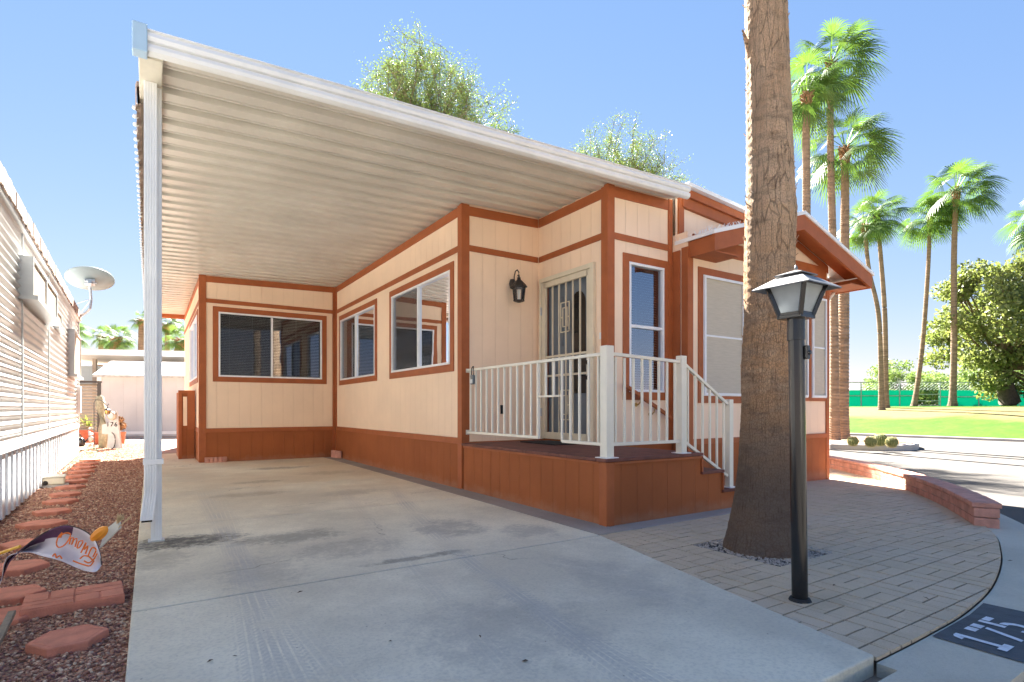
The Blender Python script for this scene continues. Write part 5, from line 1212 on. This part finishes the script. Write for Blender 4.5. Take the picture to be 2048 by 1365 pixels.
mb = MB(); mb.obox(pc+ax_n*.04, ax_u, ax_v, ax_n, .09, .08, .03); mb.obox(pc, ax_u, ax_v, ax_n, .03, .10, .06); mb.tube([pc-ax_u*.1, pc+ax_u*.12-ax_v*.05], .012, 6); mb.build('bracket', M['steel'], dsh)

# ------------------------------------------------------------------ back: shed, low building, louvred box
D = 22.5; sh = empty('garden_shed', (*dp(290, D), 0), 'white panelled shed with pale shingle roof behind the gravel yard', 'shed')
ux = Vector((math.cos(YAW-R(14)), -math.sin(YAW-R(14)), 0)); uy = Vector((-ux.y, ux.x, 0)); s0 = Vector((*dp(195, D), 0)); Lw = 6.0
def sb(name, a, b_, d0, d1, z0_, z1_, m, par, base_=None):
    q = base_ or s0; m_ = MB(); m_.obox(q+ux*(a+b_)/2+uy*(d0+d1)/2+Vector((0, 0, (z0_+z1_)/2)), ux, uy, (0, 0, 1), (b_-a)/2, abs(d1-d0)/2, (z1_-z0_)/2); return m_.build(name, m, par)
sb('wall', 0, Lw, 0, 3, -.1, 2.45, M['shed'], sh); sb('trim', -.02, .14, -.02, .0, .0, 2.45, M['white'], sh); sb('base_board', .14, Lw, -.02, .0, .0, .12, M['white'], sh)
mb = MB(); q = [s0+ux*a+uy*d_+Vector((0, 0, z)) for a, d_, z in ((-.12, -.15, 2.42), (Lw+.1, -.15, 2.42), (Lw+.1, 1.5, 3.10), (-.12, 1.5, 3.10), (Lw+.1, 3.15, 2.42), (-.12, 3.15, 2.42))]
mb.quad(q[0], q[1], q[2], q[3]); mb.quad(q[3], q[2], q[4], q[5]); mb.quad(*[p-Vector((0, 0, .08)) for p in (q[0], q[1], q[2], q[3])]); mb.quad(q[0], q[1], q[1]-Vector((0, 0, .1)), q[0]-Vector((0, 0, .1)))
mb.add([q[0], q[3], q[5]], [(0, 1, 2)]); mb.build('roof', M['shingle'], sh)
D2 = 27; t0 = Vector((*dp(120, D2), 0)); lbld = empty('back_home', (*dp(170, D2), 0), 'low blue grey home with flat white roof edge behind the shed', 'house')
sb('wall', 0, 12, 0, 4, 0, 3.15, M['bluewall'], lbld, t0); mb = MB()
a0 = t0+ux*-.3; mb.obox(t0+ux*6+uy*1.6+Vector((0, 0, zz(709, D2))), ux, uy, (0, 0, 1), 6.6, 3.2, .14); mb.build('roof', M['gutter'], lbld)
sb('carport_post', 1.95, 2.1, -1.4, -1.25, 0, 3.4, M['tanlouvre'], lbld, t0)
D3 = 17.5; v0 = Vector((*dp(150, D3), 0)); lv = empty('louvred_screen', (*dp(170, D3), 0), 'tan slatted box screen between the trailer and the shed', 'screen')
mb = MB(); z = .1
while z < zz(765, D3): mb.obox(v0+ux*.3+Vector((0, 0, z)), ux, uy+Vector((0, 0, .9)), Vector((0, 0, 1))-uy*.9, .38, .05, .012); z += .10
mb.build('slat', M['tanlouvre'], lv); mb = MB(); mb.obox(v0+ux*.66+Vector((0, 0, .95)), ux, uy, (0, 0, 1), .035, .05, .95); mb.obox(v0+ux*.3+Vector((0, 0, zz(764, D3))), ux, uy, (0, 0, 1), .40, .09, .03); mb.build('frame', M['bronze'], lv)

# ------------------------------------------------------------------ yard ornaments near the trailer end
def P3(px, d_): x, y = dp(px, d_); return Vector((x, y, 0))
GP = 'plant pots by the end of the left trailer'
def pot(px, py, w_px, h_px, label, m, plant=None):
    x, y = gp(px, py, -.03); d_ = x*math.sin(YAW)+y*math.cos(YAW); r_ = w_px*d_/F/2; h_ = h_px*d_/F
    root = empty('plant_pot', (x, y, -.03), label, 'pot', GP); mb = MB(); mb.lathe((x, y, -.03), [(r_*.68, 0), (r_*.74, .02), (r_*.95, h_*.82), (r_*1.06, h_*.83), (r_*1.06, h_), (r_*.92, h_), (r_*.9, h_*.9)], 20); mb.build('pot', m, root)
    return root, Vector((x, y, -.03+h_)), r_
r1_, pt1, rr1 = pot(176, 886, 30, 26, 'red pot of yellow green agave nearest the trailer', M['terracotta'])
V = []; Fc = []; random.seed(3)
for k in range(46):
    az = k*2.4; el = random.uniform(.35, 1.4); L = random.uniform(.28, .55); d = Vector((math.cos(az)*math.cos(el), math.sin(az)*math.cos(el), math.sin(el))); s = d.cross(Vector((0, 0, 1))).normalized()*.035; n = len(V)
    V += [tuple(pt1+s-Vector((0,0,.03))), tuple(pt1-s-Vector((0,0,.03))), tuple(pt1+d*L*.6-s), tuple(pt1+d*L*.6+s), tuple(pt1+d*L+Vector((0, 0, -.02))), tuple(pt1+d*L+s*.1)]; Fc += [(n, n+1, n+2, n+3), (n+3, n+2, n+4, n+5)]
npmesh('leaves', V, Fc, M['succulent'], r1_)
pot(201, 889, 27, 24, 'plain red pot in front of the tall pale cactus', M['terracotta']); r3_, pt3, rr3 = pot(243, 888, 15, 24, 'brown pot with rusty dried plant behind the numbered board', mat('glazed_brown_pot', (.28, .09, .04), .35, .2, 6))
leaf_cloud('dried_plant', [tuple(pt3+Vector((-.03, 0, .18))), tuple(pt3+Vector((-.06, 0, .38)))], [.17, .13], 1500, .03, M['palmboot'], r3_, 5)
cpos = P3(205, 15.4); cc = empty('columnar_cactus', (cpos.x, cpos.y, 0), 'tall pale woolly column cactus leaning behind the red pots', 'cactus')
zt = zz(790, 15.4); mb = MB(); vsn = []
q0, q1 = Vector((*dp(214, 15.4), .3)), Vector((*dp(199, 15.4), zt)); q2 = Vector((*dp(202, 15.4), 0))
mb.tube([Vector((*dp(206, 15.4), -.03)), Vector((*dp(207, 15.4), .5)), q1.lerp(Vector((*dp(207, 15.4), .5)), .4), q1-Vector((0,0,.06)), q1], [.10, .12, .12, .10, .03], 14); mb.build('stem', mat('woolly_cactus', (.25, .23, .16), .95, .25, 14, .03, 30), cc, smooth=True)
# numbered easel board (176)
bq = Vector((*dp(232, 14.9), -.03)); sg = empty('number_board', tuple(bq), 'white lighthouse shaped yard board numbered 176 with round plaque and black wheel', 'yard sign')
fxv = Vector((math.cos(YAW), -math.sin(YAW), 0)); nv_ = Vector((math.sin(YAW), math.cos(YAW), 0))
def bpx(px, py, off=0): p = Vector((*dp(px, 14.9-off), zz(py, 14.9-off))); return p
mb = MB()
def slab(pts_, th, off=0):
    a = [bpx(*p, off) for p in pts_]; b_ = [p+nv_*th for p in a]; n = len(a); mb.add(a+b_, [tuple(range(n)), tuple(reversed(range(n, 2*n)))]+[(i, (i+1) % n, n+(i+1) % n, n+i) for i in range(n)])
M['signw'] = mat('dull_white_sign', (.36, .36, .35), .6, .08, 8)
slab([(214, 897), (242, 897), (233, 823), (221, 823), (219, 846), (204, 850), (204, 868), (216, 869)], .05); mb.build('board', M['signw'], sg, fix=True)
mb = MB(); c0 = bpx(222, 832, .08); mb.tube([c0, c0+nv_*.05], .11, 24); mb.build('plaque', M['tanlouvre'], sg); mb = MB(); mb.tube([c0-nv_*.012, c0], .075, 24); mb.build('plaque_relief', M['signw'], sg)
mb = MB(); c0 = bpx(224, 882, .05); ring = [c0+fxv*(.17*math.cos(a)*.5)+Vector((0, 0, .21*math.sin(a))) for a in [R(t) for t in range(-100, 110, 15)]]; mb.tube(ring, .012, 6); mb.build('wheel_rim', M['black'], sg)
try:
    tcv = bpy.data.curves.new('numerals', 'FONT'); tcv.body = '176'; tcv.size = .17; tcv.extrude = .004; tcv.align_x = 'CENTER'; tcv.space_character = 1.25
    to = bpy.data.objects.new('tmp', tcv); COL.objects.link(to); dgx = bpy.context.evaluated_depsgraph_get(); me = bpy.data.meshes.new_from_object(to.evaluated_get(dgx)); bpy.data.objects.remove(to)
    me.materials.append(M['black']); no = bpy.data.objects.new('numerals', me); COL.objects.link(no); no.parent = sg
    no.location = bpx(223.5, 853.5, .012)-bq; no.rotation_euler = (R(90), 0, -YAW)
except Exception as e: print('text', e)
# shepherd hook with hanging lantern
hk = empty('shepherd_hook', (*dp(187, 14.5), 0), 'black shepherd hook holding a small lantern before the pots', 'hook')
mb = MB(); mb.tube([Vector((*dp(188, 14.5), -.05)), Vector((*dp(188, 14.5), zz(806, 14.5))), Vector((*dp(191, 14.5), zz(800, 14.5))), Vector((*dp(203, 14.5), zz(801, 14.5))), Vector((*dp(210, 14.5), zz(808, 14.5))), Vector((*dp(214, 14.5), zz(813, 14.5))), Vector((*dp(218, 14.5), zz(808, 14.5)))], .010, 6); mb.build('rod', M['black'], hk)
hl = empty('hanging_lantern', (*dp(215, 14.5), zz(820, 14.5)), 'small black lantern hanging from the shepherd hook', 'lantern')
q = Vector((*dp(215, 14.5), zz(827, 14.5))); mb = MB(); mb.lathe(q, [(.0, .19), (.01, .15), (.02, .13), (.09, .085), (.085, .075), (.0, .075)], 6); mb.lathe(q, [(.0, -.03), (.05, -.03), (.055, -.015), (0, -.015)], 6)
for k in range(6): a = R(60*k+30); mb.tube([q+Vector((.075*math.cos(a), .075*math.sin(a), .08)), q+Vector((.05*math.cos(a), .05*math.sin(a), -.02))], .006, 5)
mb.build('cage', M['black'], hl); mb = MB(); mb.lathe(q, [(.045, -.012), (.066, .072)], 6); mb.build('glass', M['brass'], hl)
# white bird figurine and black can
x, y = gp(180, 893, -.03); bd = empty('bird_figurine', (x, y, -.03), 'small white heron figurine standing beside the red pots', 'figurine')
mb = MB(); mb.tube([(x, y, .10), (x+.03, y, .22), (x+.02, y, .30), (x-.03, y, .40), (x-.02, y, .47), (x+.02, y, .50)], [.03, .075, .06, .022, .018, .025], 10); mb.tube([(x+.02, y, .50), (x+.12, y, .48)], [.018, .003], 6); mb.build('body', M['signw'], bd, smooth=True)
mb = MB(); mb.tube([(x+.02, y, -.03), (x+.01, y, .14)], .008, 6); mb.tube([(x-.02, y+.02, -.03), (x+.0, y, .14)], .008, 6); mb.build('leg', M['wood'], bd)
x, y = gp(161, 893, -.03); wc = empty('watering_can', (x, y, -.03), 'black watering can at the trailer corner', 'watering can')
mb = MB(); mb.lathe((x, y, -.03), [(.09, 0), (.12, .05), (.11, .18), (.06, .24), (.05, .24)], 14); mb.build('body', M['black'], wc, smooth=True); mb = MB(); mb.tube([(x+.08, y-.02, .05), (x+.2, y-.05, .22), (x+.22, y-.05, .26)], [.02, .012, .02], 8); mb.tube([(x-.05, y, .2), (x-.02, y, .32), (x+.06, y, .2)], .01, 6); mb.build('spout', M['black'], wc)
mb = MB(); hp = cr([gp(158, 903, -.02), gp(175, 897, -.02), gp(196, 902, -.02), gp(182, 906, -.02), gp(170, 900, -.02), gp(205, 894, -.02)], 6); mb.tube([(a, b_, -.015) for a, b_ in hp], .011, 6); tag(mb.build('garden_hose', mat('green_hose', (.22, .33, .13), .5, .1)), 'pale green hose lying on the gravel before the pots', 'hose')

# ------------------------------------------------------------------ stepping stones
def hexstone(cx_, cy_, lx_, ly_, rot, label, z=.012, th=.05):
    root = empty('stepping_stone', (cx_, cy_, 0), label, 'stepping stone', 'red concrete stepping stones in the gravel', rz=rot)
    s = [(-lx_/2, 0), (-lx_*.24, -ly_/2), (lx_*.24, -ly_/2), (lx_/2, 0), (lx_*.24, ly_/2), (-lx_*.24, ly_/2)]
    m_ = MB(); k = .93; n = 6
    vs = [(x, y, z-th) for x, y in s]+[(x, y, z-.006) for x, y in s]+[(x*.97, y*.97, z) for x, y in s]+[(x*.86, y*.86, z) for x, y in s]+[(x*.85, y*.85, z-.004) for x, y in s]+[(x*.83, y*.83, z) for x, y in s]
    fs = []
    for r_ in range(5): fs += [(r_*n+i, r_*n+(i+1) % n, (r_+1)*n+(i+1) % n, (r_+1)*n+i) for i in range(n)]
    fs.append(tuple(5*n+i for i in range(n))); m_.add(vs, fs); m_.build('slab', M['stepping'], root, local=True, bevel=.003)
    return root
SS = [(137, 1268, .30, .25, 'nearest hexagonal stepping stone, low on the gravel beside the driveway edge'), (22, 1182, .32, .27, 'hexagonal stepping stone cut by the left edge just left of the brick patterned slab'), (5, 1222, .31, .26, 'lower of two overlapping stones at the left edge'),
      (32, 1128, .36, .28, 'stepping stone partly covered by the white flag'), (52, 1082, .34, .28, 'stepping stone just above the flag, left of its purple band'), (84, 1043, .38, .30, 'stepping stone directly above the flag curve'),
      (104, 1019, .33, .27, 'next stone beyond the one above the flag'), (121, 999, .33, .27, 'stone level with the cream bait box front'), (131, 985, .33, .27, 'stone right of the cream bait box'), (141, 971, .33, .27, 'stone just beyond the bait box'),
      (148, 960, .33, .27, 'stone halfway along the trailer skirting'), (156, 950, .33, .27, 'stone past halfway along the trailer skirting'), (163, 941, .36, .28, 'fourth stone from the far end of the row'), (168, 933, .36, .28, 'third stone from the far end of the row'), (174, 926, .36, .28, 'second stone from the far end of the row'), (180, 918, .36, .28, 'farthest stepping stone before the yard ornaments')]
random.seed(7)
for i, (px, py, a, b_, lb_) in enumerate(SS):
    x, y = gp(px, py, .02); hexstone(x, y, a, b_, R(random.uniform(-10, 10)) + (R(8) if i == 0 else 0), lb_, z=.012 if i != 2 else .0)
# brick patterned slab
x0_, y0_ = gp(150, 1188, .03); bs = empty('patterned_slab', (x0_, y0_, 0), 'rectangular red slab with raised brick pattern beside the driveway', 'paving slab', rz=R(4))
m_ = MB(); hw, hd = .22, .15; m_.box(-hw, hw, -hd, hd, -.03, .022); m_.build('slab', M['stepping'], bs, local=True, bevel=.006)
m_ = MB(); g_ = .004
def rb(a, b_, c_, d_): m_.box(a*hw*2-hw+g_, b_*hw*2-hw-g_, c_*hd*2-hd+g_, d_*hd*2-hd-g_, .020, .028)
for q in ((0, .5, 0, .22), (0, .5, .22, .45), (.5, .75, 0, .45), (.75, 1, 0, .45), (0, .25, .45, 1), (.25, .5, .45, 1), (.5, 1, .45, .72), (.5, 1, .72, 1)): rb(*q)
m_.build('brick_pattern', M['stepping'], bs, local=True, bevel=.003)
# timber stake bottom left
a = gp(5, 1345, .0); b_ = gp(24, 1238, .02); mb = MB(); mb.bar((a[0]-.05, a[1]-.12, .03), (b_[0], b_[1], .05), .03, .022); tag(mb.build('timber_stake', M['wood'], bevel=.003), 'weathered grey timber stake lying on the gravel at the left edge', 'stake')
# bait box
x, y = gp(101, 972, -.02); bx = empty('bait_box', (x, y, 0), 'cream plastic bait box against the trailer skirting', 'bait box', rz=R(4))
mb = MB(); mb.box(-.16, .16, -.11, .11, 0.0, .10); mb.build('body', M['cream'], bx, local=True, bevel=.02); mb = MB(); mb.box(-.17, .17, -.12, .12, .10, .125); mb.build('lid', M['ivory'], bx, local=True, bevel=.01)
mb = MB(); mb.tube([(-.05, -.113, .03), (-.05, -.105, .03)], .03, 14); mb.build('entry_hole', M['black'], bx, local=True); mb = MB(); mb.box(-.2, .2, -.16, .12, -.03, -.001); mb.build('base_slab', M['lightconc'], bx, local=True)
# scalloped edging bricks at the base of the storage room
def edging(name, px, py, ang, n_, lb_):
    x, y = gp(px, py, .03); y = 12.16; x = .92; root = empty(name, (x, y, .012), lb_, 'edging brick', 'scalloped edging bricks on the driveway', rz=ang); mb = MB()
    for lay in range(3):
        for k in range(n_): mb.tube([(k*.075, 0, lay*.035), (k*.075, 0, lay*.035+.030)], .042, 12)
    mb.build('scallop', M['redbrick'], root, local=True); return root
edging('edging_brick', 410, 919, 0, 5, 'scalloped edging brick against the storage room skirting, left corner of the carport'); 
root = empty('edging_brick', (3.28, 12.1, .012), 'scalloped edging brick standing in the inner corner of the carport', 'edging brick', 'scalloped edging bricks on the driveway', rz=R(-80)); mb = MB()
for k in range(7): mb.tube([(k*.06, 0, 0), (k*.06, 0, .15)], .034, 10)
mb.build('scallop', M['redbrick'], root, local=True)

# ------------------------------------------------------------------ garden flag in the wind
fl = empty('garden_flag', (-.9, 2.9, 0), 'wind blown white garden flag with purple band, orange script and pumpkin top', 'flag')
FD = 2.95
def fp(px, py, bulge=0): d_ = FD+bulge; x, y = dp(px, d_); return Vector((x, y, zz(py, d_)))
top = cr([(-30, 1172), (0, 1160), (18, 1126), (40, 1102), (70, 1078), (105, 1058), (135, 1052), (165, 1060), (188, 1078), (200, 1108), (203, 1130)], 5)
botm = cr([(-30, 1185), (0, 1170), (12, 1120), (36, 1107), (60, 1106), (85, 1113), (120, 1122), (150, 1135), (172, 1143), (192, 1144), (203, 1131)], 5)
N = len(top); K = 9; V = []; Fc = []; mats_i = []
for i in range(N):
    for k in range(K+1):
        t = k/K; px = top[i][0]*(1-t)+botm[i][0]*t; py = top[i][1]*(1-t)+botm[i][1]*t
        V.append(fp(px, py, .10*math.sin(t*math.pi)*math.sin(min(1, i/N)*math.pi)+.03*math.sin(i*.4)))
mb = MB(); fs = []; mi = []
for i in range(N-1):
    for k in range(K):
        fs.append((i*(K+1)+k, (i+1)*(K+1)+k, (i+1)*(K+1)+k+1, i*(K+1)+k+1)); t = k/K; s = i/N
        mi.append(1 if (t < .75-(s-.1)*1.15 and s < .62 and i > 6) or i <= 6 and k < 5 else 0)
mb.v = [tuple(v) for v in V]; mb.f = fs; mb.mi = mi
M['flagw'] = mat('white_flag_cloth', (.72, .68, .72), .8, .04, 10); M['flagp'] = mat('purple_flag_cloth', (.13, .055, .12), .8, .1, 10); M['flago'] = mat('orange_print', (.80, .20, .03), .7, .1, 20)
cl = mb.build('cloth', [M['flagw'], M['flagp']], fl, smooth=True)
sm = cl.modifiers.new('thick', 'SOLIDIFY'); sm.thickness = .003
mb = MB(); mb.tube([fp(*p, -.004) for p in top[8:]], .0028, 6); mb.build('hem', mat('dark_hem', (.07, .055, .05), .8, .2), fl)
def strokes(lst, w_, name='script'):
    m_ = MB()
    for s in lst:
        pp = cr(s, 5); m_.tube([fp(p[0], p[1], -.018+.0*p[0]) for p in pp], w_, 6)
    m_.build(name, M['flago'], cl)
strokes([[(124, 1066), (116, 1076), (113, 1088), (117, 1095), (127, 1092), (136, 1082), (141, 1070), (134, 1066), (124, 1070), (120, 1076)],
         [(139, 1089), (141, 1078), (147, 1077), (143, 1090), (148, 1080), (154, 1079), (150, 1094)], [(154, 1096), (158, 1084), (166, 1083), (160, 1094), (155, 1097)],
         [(162, 1106), (172, 1086), (168, 1100), (176, 1092), (171, 1108)], [(176, 1112), (184, 1096), (192, 1100), (186, 1114)], [(160, 1118), (168, 1112), (178, 1114), (186, 1120), (194, 1108)], [(105, 1113), (110, 1108), (113, 1116), (119, 1112), (124, 1118)], [(146, 1122), (156, 1126), (168, 1130), (180, 1132), (188, 1122)], [(168, 1122), (178, 1126), (190, 1117)]], .0035)
mb = MB(); mb.tube([fp(-40, 1120), fp(0, 1107), fp(40, 1093)], .008, 10); mb.build('pole', mat('yellow_pole', (.75, .42, .05), .4, .08), fl)
c0 = fp(199, 1068); axs = (fp(214, 1056)-fp(184, 1080)).normalized(); up_ = Vector((0, 0, 1)); sd = axs.cross(up_).normalized(); u2 = sd.cross(axs); V = []; Fc = []; NA_, NZ_ = 48, 10
for i in range(NZ_+1):
    t = math.pi*(.02+.96*i/NZ_)
    for k in range(NA_): a = 2*math.pi*k/NA_; rr_ = .030*math.sin(t)*(1-.12*abs(math.sin(a*4))); V.append(tuple(c0+axs*(-.055*math.cos(t))+(u2*math.cos(a)+sd*math.sin(a))*rr_))
for i in range(NZ_):
    for k in range(NA_): k2 = (k+1) % NA_; Fc.append((i*NA_+k, i*NA_+k2, (i+1)*NA_+k2, (i+1)*NA_+k))
npmesh('pumpkin', V, Fc, mat('orange_pumpkin', (.85, .30, .02), .5, .1, 10), fl, smooth=True)
mb = MB(); ga, gb_, gc, gd = fp(212, 1058), fp(236, 1040), fp(238, 1058), fp(198, 1098); mb.add([ga, gb_, gc, gd, ga+Vector((.01, .04, 0)), gb_+Vector((.01, .03, 0)), gc+Vector((.01, .03, 0)), gd+Vector((.01, .03, 0))], [(0,1,2,3), (7,6,5,4), (0,4,5,1), (1,5,6,2), (2,6,7,3), (3,7,4,0)]); mb.build('tail_cloth', mat('cream_tail', (.60, .58, .50), .8, .1), fl)
mb = MB(); random.seed(8)
for k in range(60): s = fp(236+random.uniform(-4, 2), 1042+random.uniform(-4, 6)); e = fp(242+random.uniform(-8, 8), 1032+random.uniform(-6, 8), random.uniform(-.03, .03)); mb.tube([s, e], .0012, 4)
for e in ((262, 1031), (258, 1036), (263, 1034)): mb.tube([fp(236, 1056), fp(*e)], .0016, 4)
mb.build('straw', mat('straw', (.55, .42, .24), .9, .2), fl)

# ------------------------------------------------------------------ across the street (seen mirrored in the windows)
ah = empty('street_home', (2, -24, 0), 'long cream mobile home across the street behind the camera', 'house')
mb = MB(); mb.box(-9, 12, -30, -24, -.2, 3.0); mb.build('wall', mat('cream_far_wall', (.55, .52, .45), .8, .06), ah); mb = MB(); mb.box(-9.6, 12.6, -30.5, -22.6, 3.0, 3.3); mb.build('roof', M['white'], ah)
for x in (-7, -2.5, 3, 8): 
    mb = MB(); mb.box(x-.8, x+.8, -23.99, -23.94, 1.3, 2.4); mb.build('window', M['dark'], ah)
palm((6, -17, -.1), [(6, -17, -.1), (6.2, -17, 4), (6.1, -17, 9)], .26, .18, 2.0, 26, 91, 'lone fan palm across the street behind the camera', None)
palm((-7, -20, -.1), [(-7, -20, -.1), (-7.2, -20, 5), (-7, -20, 10.5)], .26, .18, 2.0, 26, 92, 'second fan palm across the street near the cream mobile home', None)
# fallen leaves on patio and walk
mb = MB(); random.seed(21)
for (px, py) in ((1815, 1023), (1795, 1082), (1852, 1198), (2020, 1123), (1448, 1140), (1668, 1172), (1745, 1225), (780, 1290), (960, 1280), (600, 1190), (1050, 1330), (420, 1330), (470, 1320)):
    x, y = gp(px, py, 0); z = gz(x)+.004 if x > rightx(y) else .016; a = random.uniform(0, 6.28); s = random.uniform(.010, .02); u = Vector((math.cos(a)*s, math.sin(a)*s, .003)); v = Vector((-math.sin(a)*s*.5, math.cos(a)*s*.5, .004)); c0 = Vector((x, y, z))
    mb.quad(c0-u, c0+v, c0+u, c0-v+Vector((0, 0, .006)))
tag(mb.build('fallen_leaves', mat('dry_leaf', (.10, .06, .035), .9, .3)), 'few dry leaf bits scattered on the patio and driveway', 'leaves', kind='stuff')
